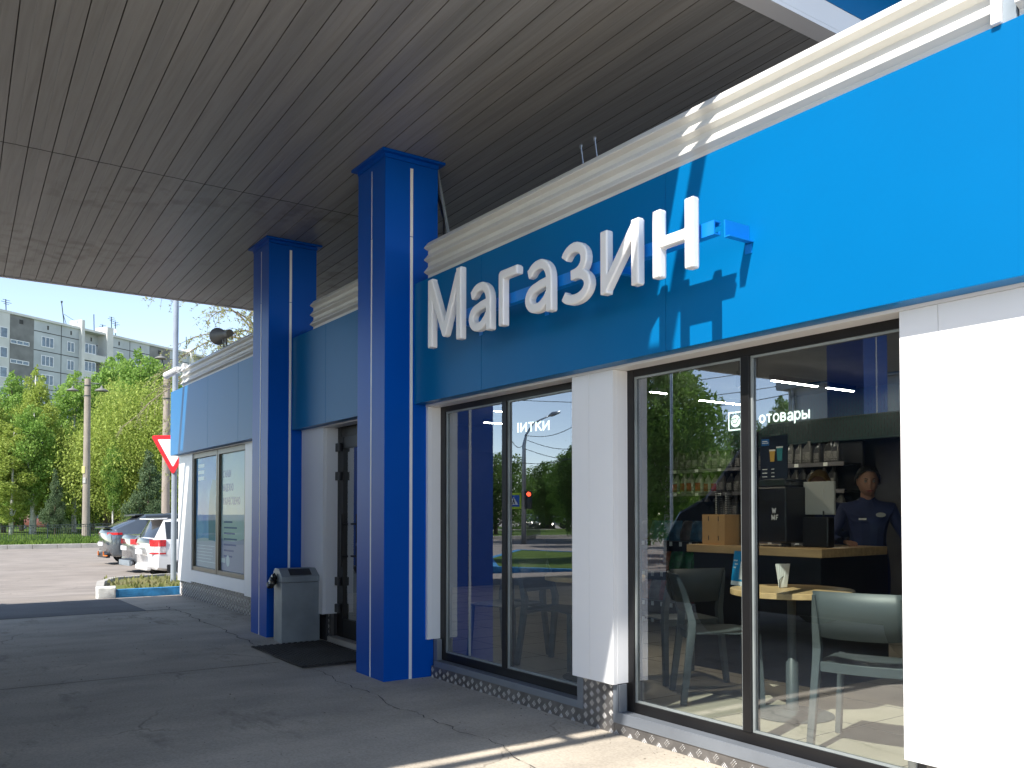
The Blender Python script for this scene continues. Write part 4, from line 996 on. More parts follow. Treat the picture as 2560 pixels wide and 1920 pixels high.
# a chilled drinks bay behind the narrow window, with its header
fr_ = thing('drinks_fridge', 'tall black drinks fridge with lit header at the far end of the shop', 'fridge', (-12.6, 7, FL))
under(box(-13.0, -12.3, 5.2, 8.6, FL, 2.35).build('fridge_body', M_navy), fr_)
b = MB(); text_mesh(b, 'ИТКИ', .125, .027, lambda a, b_, d: (-9.74 + a * .97, 6.93 + a * .25, 2.43 + b_ * .80), xs=1.05, h=.012, track=.1)
b.add([(-9.79, 6.917, 2.43), (-9.76, 6.925, 2.43), (-9.76, 6.925, 2.562), (-9.79, 6.917, 2.562)], [(0, 1, 2, 3)])
tag(b.build('lit_wall_sign', M_sign), 'white glowing letters of a drinks sign seen through the narrow window', 'sign')
# small rack with orange packs by the white panel
rk = thing('wall_rack', 'small dark rack of red and orange packs with price tags behind the woman', 'rack', (-4.2, 8.2, 1))
under(box(-4.75, -3.6, 8.30, 8.34, .6, 2.1).build('back_panel', M_black), rk)
for z in (1.86, 1.52, 1.18):
    p_ = MB()
    for k in range(6): p_.box(-4.68 + .17 * k, -4.60 + .17 * k, 8.19, 8.194, z, z + .055)
    under(p_.build('price_tags', M_paper), rk)
    p_ = MB()
    for k in range(6): p_.box(-4.66 + .17 * k, -4.58 + .17 * k, 8.21, 8.27, z - .24, z - .02)
    under(p_.build('packs', mat('orange_packs', (.32, .07, .03), .4, var=.6, scale=9)), rk)

# ================================================================== PEOPLE
def skin_body(name, m, verts, edges, rad, parent, root=0, sub=2):
    me = bpy.data.meshes.new(name); me.from_pydata(verts, edges, []); me.materials.append(m)
    o = bpy.data.objects.new(name, me); COL.objects.link(o); o.parent = parent
    sk = o.modifiers.new('skin', 'SKIN'); ss = o.modifiers.new('sub', 'SUBSURF'); ss.levels = sub; ss.render_levels = sub
    if not me.skin_vertices:
        bm = bmesh.new(); bm.from_mesh(me); bm.verts.layers.skin.verify(); bm.to_mesh(me); bm.free()
    for i, r in enumerate(rad):
        me.skin_vertices[0].data[i].radius = r if hasattr(r, '__len__') else (r, r)
        me.skin_vertices[0].data[i].use_root = (i == root)
    me.shade_smooth(); return o
def head_mesh(s=1.0):
    # ellipsoid grid pushed into brow, nose, cheeks, lips and chin; face looks to -y
    nu, nv = 40, 32; vs = []
    g = lambda x, z, cx, cz, sx, sz: math.exp(-((x - cx) / sx) ** 2 - ((z - cz) / sz) ** 2)
    for j in range(nv + 1):
        ph = math.pi * j / nv
        for i in range(nu):
            th_ = 2 * math.pi * i / nu
            x = math.sin(ph) * math.sin(th_); y = -math.sin(ph) * math.cos(th_); z = math.cos(ph)
            wx = .074 * (1 - .22 * max(0, -z) ** 1.5); X_, Y_, Z_ = x * wx, y * .092, z * .115
            if y < 0:
                f = -y
                Y_ -= f * (.022 * g(X_, Z_, 0, -.012, .010, .020) + .012 * g(X_, Z_, 0, .010, .008, .022) + .009 * g(X_, Z_, 0, -.060, .024, .008) + .010 * g(X_, Z_, 0, -.095, .024, .018)
                           + .006 * g(X_, Z_, .038, -.025, .018, .022) + .006 * g(X_, Z_, -.038, -.025, .018, .022) + .006 * g(X_, Z_, 0, .038, .045, .008))
                Y_ += f * (.010 * g(X_, Z_, .029, .016, .014, .010) + .010 * g(X_, Z_, -.029, .016, .014, .010) + .005 * g(X_, Z_, 0, -.060, .022, .0028))
            vs.append((X_ * s, Y_ * s, Z_ * s))
    fs = [(j * nu + i, j * nu + (i + 1) % nu, (j + 1) * nu + (i + 1) % nu, (j + 1) * nu + i) for j in range(nv) for i in range(nu)]
    return vs, fs
def add_face(t, loc, rz, m_hair, long_=False, tilt=0):
    h = bpy.data.objects.new('head_pivot', None)
    M4 = Matrix.Translation(loc) @ Matrix.Rotation(rz, 4, 'Z') @ Matrix.Rotation(tilt, 4, 'X')
    bpy.data.objects.remove(h)
    def put(mb, name, m, smooth=True):
        mb.v = [tuple(M4 @ Vector(v)) for v in mb.v]; return child(mb, name, m, t, smooth=smooth)
    return put
M_eye = mat('eye_white', (.22, .20, .18), .4); M_lip = mat('lips', (.33, .07, .07), .4); M_iris = mat('dark_iris', (.02, .012, .01), .2)
def person(label, x, y, zf, facing, m_shirt, m_hair, style, arms):
    t = thing('person', label, 'person', (x, y, zf))
    t.rotation_euler = (0, 0, facing)   # local -y is forward
    V = [(0, .02, .88), (0, .0, 1.02), (0, -.01, 1.16), (0, -.01, 1.28), (0, .0, 1.335), (0, -.015, 1.40)]
    E_ = [(0, 1), (1, 2), (2, 3), (3, 4), (4, 5)]; Rr = [(.155, .115), (.135, .10), (.165, .115), (.15, .10), (.058, .055), (.05, .05)]
    def chain(p, pts, rs):
        k = p
        for q, r in zip(pts, rs): V.append(q); E_.append((k, len(V) - 1)); Rr.append((r, r)); k = len(V) - 1
        return k
    for s in (-1, 1):
        chain(0, [(s * .09, .02, .80), (s * .10, .01, .45), (s * .10, .03, .08), (s * .10, -.10, .04)], [.095, .062, .042, .035])
    wr = []
    for s, (el, wrp) in zip((-1, 1), arms):
        wr.append(chain(3, [(s * .17, .0, 1.275), (s * .19, .0, 1.22), el, wrp], [.06, .052, .040, .027]))
    skin_body('body', m_shirt, V, E_, Rr, t)
    # neck and head
    child(MB().tube([(0, .0, 1.30), (0, -.012, 1.40), (0, -.02, 1.45)], [.056, .050, .048], 16), 'neck', M_skin, t, smooth=True)
    put = add_face(t, (0, -.035, 1.478), 0, m_hair, tilt=R(6))
    vs, fs = head_mesh(); put(MB().add(vs, fs), 'head', M_skin)
    for s in (-1, 1):
        e = MB().lathe((s * .029, -.080, .014), [(.004, -.011), (.010, -.007), (.0115, 0), (.010, .006)], 12, (0, 1, 0)); put(e, 'eye', M_eye)
        put(MB().lathe((s * .029, -.0905, .014), [(.0048, 0), (.005, .003)], 10, (0, 1, 0)), 'iris', M_iris)
        put(MB().tube([(s * .014, -.094, .030), (s * .030, -.092, .036), (s * .045, -.080, .031)], [.002, .0032, .0015], 6), 'eyebrow', m_hair)
        put(MB().add([(s * .073, .0, .03), (s * .083, .014, .03), (s * .084, .016, .0), (s * .076, .008, -.03), (s * .072, -.004, -.025), (s * .070, .016, 0)], [(0, 1, 2, 3, 4), (0, 5, 1), (1, 5, 2), (2, 5, 3), (3, 5, 4), (4, 5, 0)]), 'ear', M_skin, False)
    put(MB().tube([(-.026, -.083, -.056), (-.012, -.096, -.059), (0, -.098, -.0595), (.012, -.096, -.059), (.026, -.083, -.056)], [.001, .005, .006, .005, .001], 8), 'lips', M_lip)
    hb_ = MB(); nu, nv = 30, 16; vs = []; rnd = random.Random(2)
    for j in range(nv + 1):
        for i in range(nu):
            th_ = 2 * math.pi * i / nu; front = max(0, math.cos(th_))
            low = (1.75 if style == 'up' else 2.1) * (1 - front ** .55) + .74 * front ** .55
            if style == 'bob': low = 2.15 * (1 - front ** .6) + .85 * front ** .6
            ph = low * j / nv; k = 1 + .03 * math.sin(th_ * 9 + j) + rnd.uniform(-.012, .012)
            vol = 1.13 if style == 'up' else 1.22
            vs.append((math.sin(ph) * math.sin(th_) * .080 * vol * k, -math.sin(ph) * math.cos(th_) * .098 * vol * k + .004, math.cos(ph) * .116 * (vol - .06) * k))
    fs = [(j * nu + i, j * nu + (i + 1) % nu, (j + 1) * nu + (i + 1) % nu, (j + 1) * nu + i) for j in range(nv) for i in range(nu)]
    hb_.add(vs, fs)
    if style == 'up': hb_.lathe((0, .085, .07), [(.01, -.05), (.045, -.035), (.058, 0), (.048, .035), (.015, .05)], 14)
    ho = put(hb_, 'hair', m_hair); so2 = ho.modifiers.new('thick', 'SOLIDIFY'); so2.thickness = .008
    # hands: palm plus five fingers
    for s, (el, wrp) in zip((-1, 1), arms):
        wv = Vector(wrp); d = (wv - Vector(el)).normalized(); side = Vector((0, 0, 1)).cross(d).normalized() * s; dn = Vector((0, 0, -1))
        HV = [tuple(wv - d * .01), tuple(wv + d * .035), tuple(wv + d * .07)]; HE = [(0, 1), (1, 2)]; HR = [(.022, .018), (.030, .015), (.034, .013)]
        for q, (off, ln) in enumerate(((-.028, .062), (-.010, .075), (.010, .080), (.028, .072))):
            b0 = wv + d * .085 + side * off; p1 = b0 + d * ln * .5 + dn * .008; p2 = p1 + d * ln * .35 + dn * .02
            k = len(HV); HV += [tuple(b0), tuple(p1), tuple(p2)]; HE += [(2, k), (k, k + 1), (k + 1, k + 2)]; HR += [(.0095, .0095), (.0085, .0085), (.007, .007)]
        k = len(HV); tb_ = wv + d * .03 - side * .032; HV += [tuple(tb_), tuple(tb_ + d * .03 - side * .018), tuple(tb_ + d * .055 - side * .018 + dn * .01)]; HE += [(1, k), (k, k + 1), (k + 1, k + 2)]; HR += [(.012, .012), (.010, .010), (.008, .008)]
        skin_body('hand', M_skin, HV, HE, HR, t, root=0, sub=1)
    return t
pw_ = person('smiling woman in navy uniform with dark pinned up hair, leaning at the counter end', -4.05, 6.22, FL - .03, R(42), M_shirt, M_hair, 'up', (((-.27, -.06, 1.04), (-.20, -.27, 1.02)), ((.27, -.02, 1.05), (.33, -.12, .99))))
lg = MB(); lg.lathe((.075, -.135, 1.225), [(.001, -.002), (.030, -.001), (.030, .001)], 20, (0, -1, 0)); lg.v = [(x if abs(x - .075) > .5 else .075 + (x - .075) * 1.2, y, 1.225 + (z - 1.225) * .6) for x, y, z in lg.v]
child(lg, 'chest_logo', M_grey, pw_)
child(box(-.085, -.03, -.140, -.137, 1.185, 1.200), 'name_badge', M_paper, pw_)
person('blond person in navy uniform behind the price board, only the head showing', -4.86, 6.75, FL - .02, R(25), M_shirt, M_blond, 'bob', (((-.26, -.08, 1.05), (-.15, -.28, 1.03)), ((.26, -.08, 1.05), (.15, -.28, 1.03))))

# ================================================================== BACKGROUND helpers
def at(px, t, z=0):
    d = fw0 + rt * ((px - 1280) / 2195); return Vector((d.x * t, d.y * t, z))
def opp(px, t, z=0):   # across the street, the side seen mirrored in the shop glass
    p = at(px, t, z); return Vector((p.x, 7.29 - p.y, z))

# ---- apartment block
apt = thing('apartment_block', 'long grey panel apartment block behind the trees with dark stair bays and antennas', 'building', (-141.9, 11.5, 0))
AU = Vector((-.528, .849, 0)); AN = Vector((.849, .528, 0)); A0 = Vector((-141.9, 11.5, 0))
def AF(s, z, d=0): p = A0 + AU * s + AN * d; return (p.x, p.y, z)
def abox(b, s0, s1, z0, z1, d0, d1):
    return b.add([AF(s, z, d) for z in (z0, z1) for d in (d0, d1) for s in (s0, s1)], [(0, 2, 3, 1), (4, 5, 7, 6), (0, 1, 5, 4), (2, 6, 7, 3), (0, 4, 6, 2), (1, 3, 7, 5)])
RZ = 29.6; FLR = [28.0 - 2.8 * k for k in range(7)]
def AP(mb, name, m, parent=None, **k):
    o = mb.build(name, m, **k); o.parent = parent or apt
    if parent is None: o.matrix_parent_inverse = apt.matrix_basis.inverted()
    return o
for s0, s1, m, d in ((-14, -3, M_apt, 0), (-3, 1.0, M_aptw, .2), (1.0, 4.95, M_aptd, .05), (4.96, 9.58, M_apt, 0), (9.60, 13.0, M_apt, 0), (13.02, 17.9, M_apt, -1.4), (18.1, 26.8, M_apt, 0), (26.82, 31.3, M_aptd, .05), (31.32, 36, M_apt, 0), (36.02, 41, M_apt, -1.4), (41.02, 62, M_apt, 0)):
    AP(abox(MB(), s0, s1, 0, RZ, d - 10, d), 'wall', m)
AP(abox(MB(), -14, 62, RZ + .002, RZ + .35, -10, .28), 'roof_edge', M_aptw)
for s0, s1, zt in ((12.75, 13.3, RZ + 1.5), (17.5, 18.7, RZ + 1.3), (35.8, 36.5, RZ + .9)): AP(abox(MB(), s0, s1, 0, zt, -2, .6), 'pier', M_aptw)
jn = MB()
for z in FLR:
    for s0, s1, d in ((-14, -3, 0), (4.96, 13, 0), (13.3, 17.5, -1.4), (18.7, 26.8, 0), (31.32, 35.8, 0), (41.02, 62, 0)): abox(jn, s0, s1, z - .06, z + .06, d, d + .012)
for s in (9.59, 22.6, 33.5, 46, 51): abox(jn, s - .05, s + .05, 2, RZ, .0, .014)
AP(jn, 'panel_joints', M_joint)
def awin(s0, s1, z0, z1, d, n):
    b = MB(); t = .10; abox(b, s0, s1, z0, z0 + t, d, d + .06); abox(b, s0, s1, z1 - t, z1, d, d + .06)
    for k in range(n + 1):
        sc_ = s0 + (s1 - s0 - t) * k / n; abox(b, sc_, sc_ + t, z0 + t, z1 - t, d, d + .06)
    o = AP(b, 'window', M_pvc); AP(abox(MB(), s0 + .02, s1 - .02, z0 + .02, z1 - .02, d - .01, d + .015), 'pane', M_apg, o)
for k, z in enumerate(FLR[:6]):
    awin(6.2, 8.3, z - 2.15, z - .6, .0, 3); awin(10.6, 11.9, z - 2.15, z - .6, .0, 2)
    awin(19.7, 21.2, z - 2.15, z - .6, .0, 2); awin(23.6, 25.7, z - 2.15, z - .6, .0, 3); awin(32.2, 34.4, z - 2.15, z - .6, 0, 3)
    awin(1.2, 4.2, z - 2.55, z - 1.95, .05, 3); awin(27.6, 30.6, z - 2.55, z - 1.95, .05, 3); awin(43, 45, z - 2.15, z - .6, 0, 3)
    awin(-2.6, .7, z - 2.0, z - .5, .2, 3)
    # balconies in the recess: slab with white parapet, one half glazed
    b = MB(); abox(b, 13.35, 17.45, z - 2.95, z - 2.80, -1.4, .5); abox(b, 13.35, 17.45, z - 2.80, z - 1.9, .38, .5); o = AP(b, 'balcony', M_aptw)
    awin(13.4, 15.5, z - 1.9, z - .35, .40, 3); awin(15.9, 17.0, z - 2.7, z - .6, -1.38, 2)
    b = MB(); abox(b, 36.55, 40.9, z - 2.95, z - 2.80, -1.4, .5); abox(b, 36.55, 40.9, z - 2.80, z - 1.9, .38, .5); AP(b, 'balcony', M_aptw)
    awin(36.7, 39.0, z - 1.9, z - .4, .40, 3)
vt = MB()
for s in (2.9, 28.9): abox(vt, s - .3, s + .3, 28.5, 29.1, .05, .08)
for s in (7.3, 11.3, 16.2, 20.4, 24.8, 33.3, 44): abox(vt, s - .12, s + .12, 28.5, 29.1, -.0 if s < 13 or s > 18 else -1.4, .03 if s < 13 or s > 18 else -1.37)
AP(vt, 'attic_vents', M_joint)
for s, h, kind, lb in ((1.3, 1.9, 1, 'leftmost thin antenna on the apartment roof'), (10.9, 3.4, 2, 'tall leaning mast with a brace on the apartment roof'), (16.4, 2.9, 0, 'bare thin mast between the brace mast and the white pier'),
                       (18.1, 1.6, 3, 'short antenna on top of the white pier'), (19.8, 3.2, 1, 'television antenna right of the white pier'), (20.6, 2.6, 3, 'slanted antenna beside the small white dish'), (36.3, 3.0, 0, 'thin mast just left of the grey street post'), (44.5, 3.2, 1, 'rightmost roof antenna under the willow twigs')):
    b = MB(); p = AF(s, RZ + .3, -1); q = AF(s - (.5 if kind == 2 else .1), RZ + h + .3, -1); b.tube([p, q], .07)
    if kind == 2: b.tube([AF(s + .5, RZ + .3, -1), AF(s - .2, RZ + 2.0, -1)], .045); b.tube([AF(s + 3.4, RZ + .9, -1), AF(s - .1, RZ + 2.1, -1)], .03); b.lathe(q, [(.12, 0), (.16, .3)], 8)
    if kind in (1, 3):
        for zz, ww in ((h, .55), (h - .3, .8), (h - .55, .4)): b.tube([AF(s - ww, RZ + zz + .2, -1), AF(s + ww, RZ + zz + .2, -1)], .035)
    tag(b.build('roof_antenna', M_iron), lb, 'antenna', 'antennas on the apartment roof')
tag(MB().lathe(AF(20.1, RZ + 1.3, -.8), [(.45, .1), (.3, .02), (.05, 0)], 16, (.8, .3, .3)).build('satellite_dish', M_signw), 'small white dish on the apartment roof among the antennas', 'dish')

# ---- trees
def leaf_quads(rnd, centers, radii, n, size, flat=1.0, droop=0):
    """n leaf clumps scattered in the shells of the given lobes"""
    idx = rnd.choice(len(centers), n, p=np.array(radii) ** 2 / np.sum(np.array(radii) ** 2)); C_ = np.array(centers)[idx]; Rr = np.array(radii)[idx]
    d = rnd.normal(size=(n, 3)); d /= np.linalg.norm(d, axis=1)[:, None]
    r = Rr * rnd.uniform(.25, 1, n) ** .55 * rnd.uniform(.8, 1.15, n)
    P_ = C_ + d * r[:, None] * [1, 1, flat]
    a = rnd.normal(size=(n, 3)); a /= np.linalg.norm(a, axis=1)[:, None]; b = np.cross(a, rnd.normal(size=(n, 3))); b /= np.linalg.norm(b, axis=1)[:, None]
    if droop: a = a * (1 - droop) + np.array([0, 0, -1]) * droop
    s = size * rnd.uniform(.5, 1.3, n)[:, None]
    v = np.stack([P_ - a * s, P_ + b * s * .45, P_ + a * s, P_ - b * s * .45], 1).reshape(-1, 3)
    return v
def make_tree(name, h, r, base, n, size, lm, bark, seed, shape='round', trunk=.16, droop=0, limbs=9):
    rnd = np.random.default_rng(seed); t = thing(name, 'x', 'tree')
    cs, rs = [], []; nl = {'round': 34, 'poplar': 30, 'sparse': 26, 'pine': 26}[shape]
    for k in range(nl):
        u_ = (k + .5) / nl; z = base + (h - base) * (u_ ** .85)
        if shape == 'poplar': prof = math.sin(math.pi * min(1, u_ * .9 + .12)) ** .7
        elif shape == 'pine': prof = (1 - u_) * .95 + .08
        else: prof = math.sin(math.pi * (u_ * .82 + .14)) ** .6
        a = k * 2.4 + rnd.uniform(-.4, .4); q = r * prof * rnd.uniform(.25, .8)
        cs.append((q * math.cos(a), q * math.sin(a), z)); rs.append(r * prof * rnd.uniform(.30, .52) + .12)
    v = leaf_quads(rnd, cs, rs, n, size, .85, droop)
    m = bpy.data.meshes.new('crown'); k = len(v) // 4
    m.vertices.add(len(v)); m.vertices.foreach_set('co', v.astype('f').ravel()); m.loops.add(k * 4); m.polygons.add(k)
    m.loops.foreach_set('vertex_index', np.arange(k * 4)); m.polygons.foreach_set('loop_start', np.arange(0, k * 4, 4)); m.polygons.foreach_set('loop_total', np.full(k, 4))
    m.update(calc_edges=True); m.materials.append(lm); o = bpy.data.objects.new('crown', m); COL.objects.link(o); o.parent = t
    b = MB(); pts = [(0, 0, -.3)]; x = y_ = 0
    for i in range(1, 9): x += rnd.uniform(-.04, .04) * h / 8; y_ += rnd.uniform(-.04, .04) * h / 8; pts.append((x, y_, (h * .93) * i / 8))
    b.tube(pts, [trunk * (1 - .9 * i / 8) + .015 for i in range(9)], 8)
    for k in range(limbs):
        c = cs[int(rnd.integers(len(cs)))]; z0 = max(base * .5, c[2] - np.hypot(c[0], c[1]) * 1.1 - .3); f = z0 / (h * .93); i = min(7, int(f * 8)); p = Vector(pts[i]).lerp(Vector(pts[i + 1]), f * 8 - i)
        b.tube([tuple(p), tuple(p.lerp(Vector(c), .5) + Vector((0, 0, -.08 * r))), c], [trunk * .35 * (1 - f) + .02, trunk * .2 + .01, .012], 5)
    child(b, 'trunk', bark, t, smooth=True)
    return t
PROTO = {
 'pop': make_tree('poplar_tree', 12, 2.6, 1.6, 22000, .125, M_leafg, M_bark, 1, 'poplar', .2),
 'popy': make_tree('poplar_tree', 12, 2.2, 1.4, 18000, .12, M_leafy, M_birch, 2, 'poplar', .16),
 'birch': make_tree('birch_tree', 10, 2.2, 2.4, 16000, .11, M_leafg, M_birch, 3, 'poplar', .15),
 'wil': make_tree('willow_tree', 8, 4.3, 1.3, 44000, .09, M_leafy, M_bark, 4, 'round', .35, .35),
 'pine': make_tree('pine_tree', 6, 1.9, .5, 14000, .10, M_leafp, M_bark, 5, 'pine', .12, .2),
 'dark': make_tree('bushy_tree', 8, 2.9, .8, 20000, .12, M_leafd, M_bark, 6, 'round', .16),
 'near': make_tree('birch_tree', 8, 2.0, .9, 22000, .085, M_leafn, M_birch, 8, 'poplar', .14),
}
BH = {'pop': 12, 'popy': 12, 'birch': 10, 'wil': 8, 'pine': 6, 'dark': 8, 'near': 8}
usedp = set()
def tree(kind, p, h, wf, label, group='trees beyond the road', rz=None):
    t = PROTO[kind] if kind not in usedp else copy_tree(PROTO[kind]); usedp.add(kind)
    t.location = p; s = h / BH[kind]; t.scale = (s * wf, s * wf, s); t.rotation_euler = (0, 0, random.uniform(0, 6.28) if rz is None else rz)
    t['label'] = label; t['group'] = group; return t
def TH(py, t): return 1.33 + (1275 - py) / 2195 * t - .06
for kind, px, t, py, wf, lb in (
 ('pop', 28, 62, 915, .8, 'tall fresh green poplar at the far left in front of the dark stair bay'),
 ('popy', 88, 60, 900, .7, 'narrow pale green poplar below the wide apartment window'),
 ('pop', 55, 70, 985, 1.0, 'green tree between the two left poplars, a little behind'),
 ('birch', 186, 66, 915, .9, 'green tree rising above the left concrete lamp pole'),
 ('popy', 225, 72, 950, .9, 'pale green tree behind the lamps of the left concrete pole'),
 ('pop', 292, 70, 868, .95, 'left one of the twin tallest trees, in front of the white balconies'),
 ('pop', 342, 64, 858, .95, 'tallest bright tree, left of the right lamp pole'),
 ('birch', 388, 66, 885, 1.1, 'bright green tree directly behind the right lamp pole'),
 ('popy', -30, 58, 960, 1.1, 'yellow green tree cut by the left picture edge'),
 ('wil', 352, 61, 955, .98, 'large round yellow willow behind the parked cars'),
 ('wil', 268, 62, 1060, .95, 'lower yellow willow beside the left concrete pole'),
 ('wil', 430, 62, 1000, .9, 'yellow willow hidden mostly by the shop corner'),
 ('popy', 28, 57, 1050, 1.2, 'low yellow green tree at the far left over the lawn'),
 ('birch', 78, 58, 1000, .9, 'birch with white trunk left of the concrete pole'),
 ('birch', 283, 58, 1090, .6, 'birch with white trunk right of the concrete pole'),
 ('pine', 372, 56, 1120, .9, 'blue green pine in front of the willow, over the dark car'),
 ('pine', 138, 56, 1165, .6, 'small dark spruce under the trees left of the concrete pole'),
 ('dark', 10, 64, 1100, 1.3, 'dark bushy tree low at the far left'),
 ('dark', 230, 72, 1060, 1.4, 'dark bushy tree behind the left concrete pole'),
 ('dark', 130, 74, 1060, 1.3, 'dark bushy tree above the red car')):
    tree(kind, at(px, t, -.11), TH(py, t) + .17, wf, lb)
# far wood behind them
rndn = np.random.default_rng(9); b = []
cs = [tuple(at(px, 92 + rndn.uniform(-4, 4), rndn.uniform(1.5, 7.5))) for px in range(-150, 620, 14)]
v = leaf_quads(rndn, cs + [(c[0], c[1], 1.5) for c in cs], [2.6] * (2 * len(cs)), 16000, .42)
m = bpy.data.meshes.new('far_wood'); k = len(v) // 4; m.from_pydata(v.tolist(), [], [tuple(range(4 * i, 4 * i + 4)) for i in range(k)]); m.materials.append(M_leafd)
o = bpy.data.objects.new('far_wood', m); COL.objects.link(o); tag(o, 'mass of green undergrowth far behind the park trees', 'wood', kind='stuff')
# drooping twigs of the sparse willow above the parapet
def sparse_willow():
    rnd = random.Random(21); t = thing('sparse_willow', 'sparse young willow with hanging twigs showing above the far parapet', 'tree', tuple(at(640, 31, 0)))
    b = MB(); tw_ = []; b.tube([(0, 0, 0), (.1, .1, 3), (0, .2, 6), (-.2, 0, 8.5)], [.22, .18, .12, .05], 8)
    for k in range(46):
        a = rnd.uniform(0, 6.28); z = rnd.uniform(3.2, 8.4); L_ = rnd.uniform(2.2, 4.6); p = Vector((0, 0, z)); d = Vector((math.cos(a), math.sin(a), rnd.uniform(.1, .9))).normalized(); pts = [tuple(p)]
        for i in range(8):
            p = p + d * L_ / 8; d = (d + Vector((rnd.uniform(-.15, .15), rnd.uniform(-.15, .15), -.16))).normalized(); pts.append(tuple(p))
            if i > 1:
                for q in range(3):
                    e = (d + Vector((rnd.uniform(-1, 1), rnd.uniform(-1, 1), rnd.uniform(-.9, .3)))).normalized(); q1 = p + e * rnd.uniform(.3, .7); q2 = q1 + (e + Vector((0, 0, -.7))).normalized() * rnd.uniform(.2, .5)
                    b.tube([tuple(p), tuple(q1), tuple(q2)], [.009, .006, .003], 3, False); tw_ += [(p, q1), (q1, q2)]
        b.tube(pts, [.035 * (1 - i / 9) + .006 for i in range(9)], 5, False)
    child(b, 'trunk', mat('grey_twig_bark', (.20, .16, .12), .9), t)
    lb_ = MB()
    for p, q in tw_:
        for _ in range(rnd.choice((3, 5, 8))):
            c = p.lerp(q, rnd.random()) + Vector([rnd.uniform(-.06, .06) for _ in range(3)]); a = Vector([rnd.uniform(-1, 1) for _ in range(2)] + [rnd.uniform(-1, .2)]).normalized() * .055; s_ = a.orthogonal().normalized() * .020
            lb_.add([c - a, c + s_, c + a, c - s_], [(0, 1, 2, 3)])
    child(lb_, 'crown', M_leafs, t); return t
sparse_willow()

# ---- poles, lamps, sign, fence
def pole_thing(p, h, r0, r1, label, px):
    t = thing('concrete_pole', label, 'pole', tuple(p), 'concrete lamp poles'); child(MB().tube([(0, 0, -.2), (0, 0, h)], [r0, r1], 20), 'shaft', M_postw, t, smooth=False)
    bn_ = MB(); bn_.tube([(0, 0, h - .42), (0, 0, h - .36)], r1 + .02, 20); bn_.tube([(0, 0, h - 1.0), (0, 0, h - .95)], r1 + .025, 20); child(bn_, 'clamp_band', M_iron, t); return t
def bell(t, p, s=1.0):
    child(MB().lathe(p, [(.03 * s, .22 * s), (.05 * s, .12 * s), (.26 * s, .02 * s), (.30 * s, -.04 * s), (.24 * s, -.05 * s), (.05 * s, -.04 * s)], 18), 'lamp_shade', mat('lamp_grey', (.16, .16, .15), .6), t, smooth=True)
P1 = at(215.5, 50, -.11); p1 = pole_thing(P1, 9.1, .21, .165, 'left concrete pole on the lawn with two hanging bell lamps', 215)
rtl = Vector((rt.x, rt.y, 0))
ar = MB(); ar.tube([tuple(rtl * -.62 + Vector((0, 0, 8.95))), tuple(rtl * .66 + Vector((0, 0, 8.83)))], .025); ar.tube([tuple(rtl * -.86 + Vector((0, 0, 8.74))), tuple(rtl * -.80 + Vector((0, 0, 8.80))), tuple(rtl * -.2 + Vector((0, 0, 8.77)))], .012); ar.tube([tuple(rtl * .80 + Vector((0, 0, 8.72))), tuple(rtl * .74 + Vector((0, 0, 8.84))), tuple(rtl * .2 + Vector((0, 0, 8.74)))], .012)
child(ar, 'cross_arm', M_iron, p1); bell(p1, tuple(rtl * -.85 + Vector((0, 0, 8.46))), 1.1); bell(p1, tuple(rtl * .80 + Vector((0, 0, 8.44))), 1.25)
fo = -fw0 * .215
child(MB().obox(tuple(fo + rtl * -.09 + Vector((0, 0, 3.9))), tuple(rtl * .085), tuple(fw0 * .004), (0, 0, .20)), 'yellow_notice', mat('yellow_paper', (.55, .52, .18), .8), p1)
child(MB().obox(tuple(fo + rtl * -.03 + Vector((0, 0, 3.3))), tuple(rtl * .08), tuple(fw0 * .004), (0, 0, .16)), 'white_notice', mat('old_paper', (.45, .43, .40), .8, var=.4, scale=20), p1)
P2 = at(414, 42, -.11); p2 = pole_thing(P2, 7.9, .20, .15, 'right concrete pole behind the parked cars with one lamp on a bent arm', 414)
child(MB().tube([(0, 0, 7.5), tuple(rtl * -.12 + Vector((0, 0, 8.4))), tuple(rtl * -.26 + Vector((0, 0, 8.85)))], .03), 'lamp_arm', M_iron, p2); bell(p2, tuple(rtl * -.30 + Vector((0, 0, 8.88))), .95)
gp_ = thing('give_way_sign', 'tall grey post with a red and white triangular give way sign', 'sign', (-16.06, 3.96, .12))
child(MB().tube([(0, 0, -.1), (0, 0, 5.9)], .047, 20), 'post', M_post, gp_, smooth=False)
sd = Vector((.62, .78, 0)).normalized(); nn = Vector((sd.y, -sd.x, 0))
def signp(b, pts, d0, d1): return b.prism(pts, lambda a, c, d: tuple(sd * a + nn * d + Vector((0, 0, c))), d0, d1)
def rtri(R_, rr):
    out = []
    for k in range(3):
        a0 = R(-90 + 120 * k); c = (math.cos(a0) * (R_ - 2 * rr), math.sin(a0) * (R_ - 2 * rr))
        for q in range(-3, 4): a = a0 + R(20 * q); out.append((c[0] + rr * math.cos(a), 2.34 + c[1] + rr * math.sin(a)))
    return out
child(signp(MB(), rtri(.47, .035), .055, .062), 'red_plate', M_red, gp_); child(signp(MB(), rtri(.325, .012), .0625, .065), 'white_centre', M_signw, gp_)
cl = MB()
for z in (2.2, 2.55): cl.tube([(0, 0, z), (0, 0, z + .04)], .056, 16)
child(cl, 'clamp', M_iron, gp_)
ff = thing('park_fence', 'low dark iron fence with arched tops along the lawn', 'fence', tuple(at(0, 41, -.11)))
fa, fb_ = at(-60, 39.5, 0) - at(0, 41, 0), at(330, 54, 0) - at(0, 41, 0); Lf = (fb_ - fa).length; fd = (fb_ - fa).normalized()
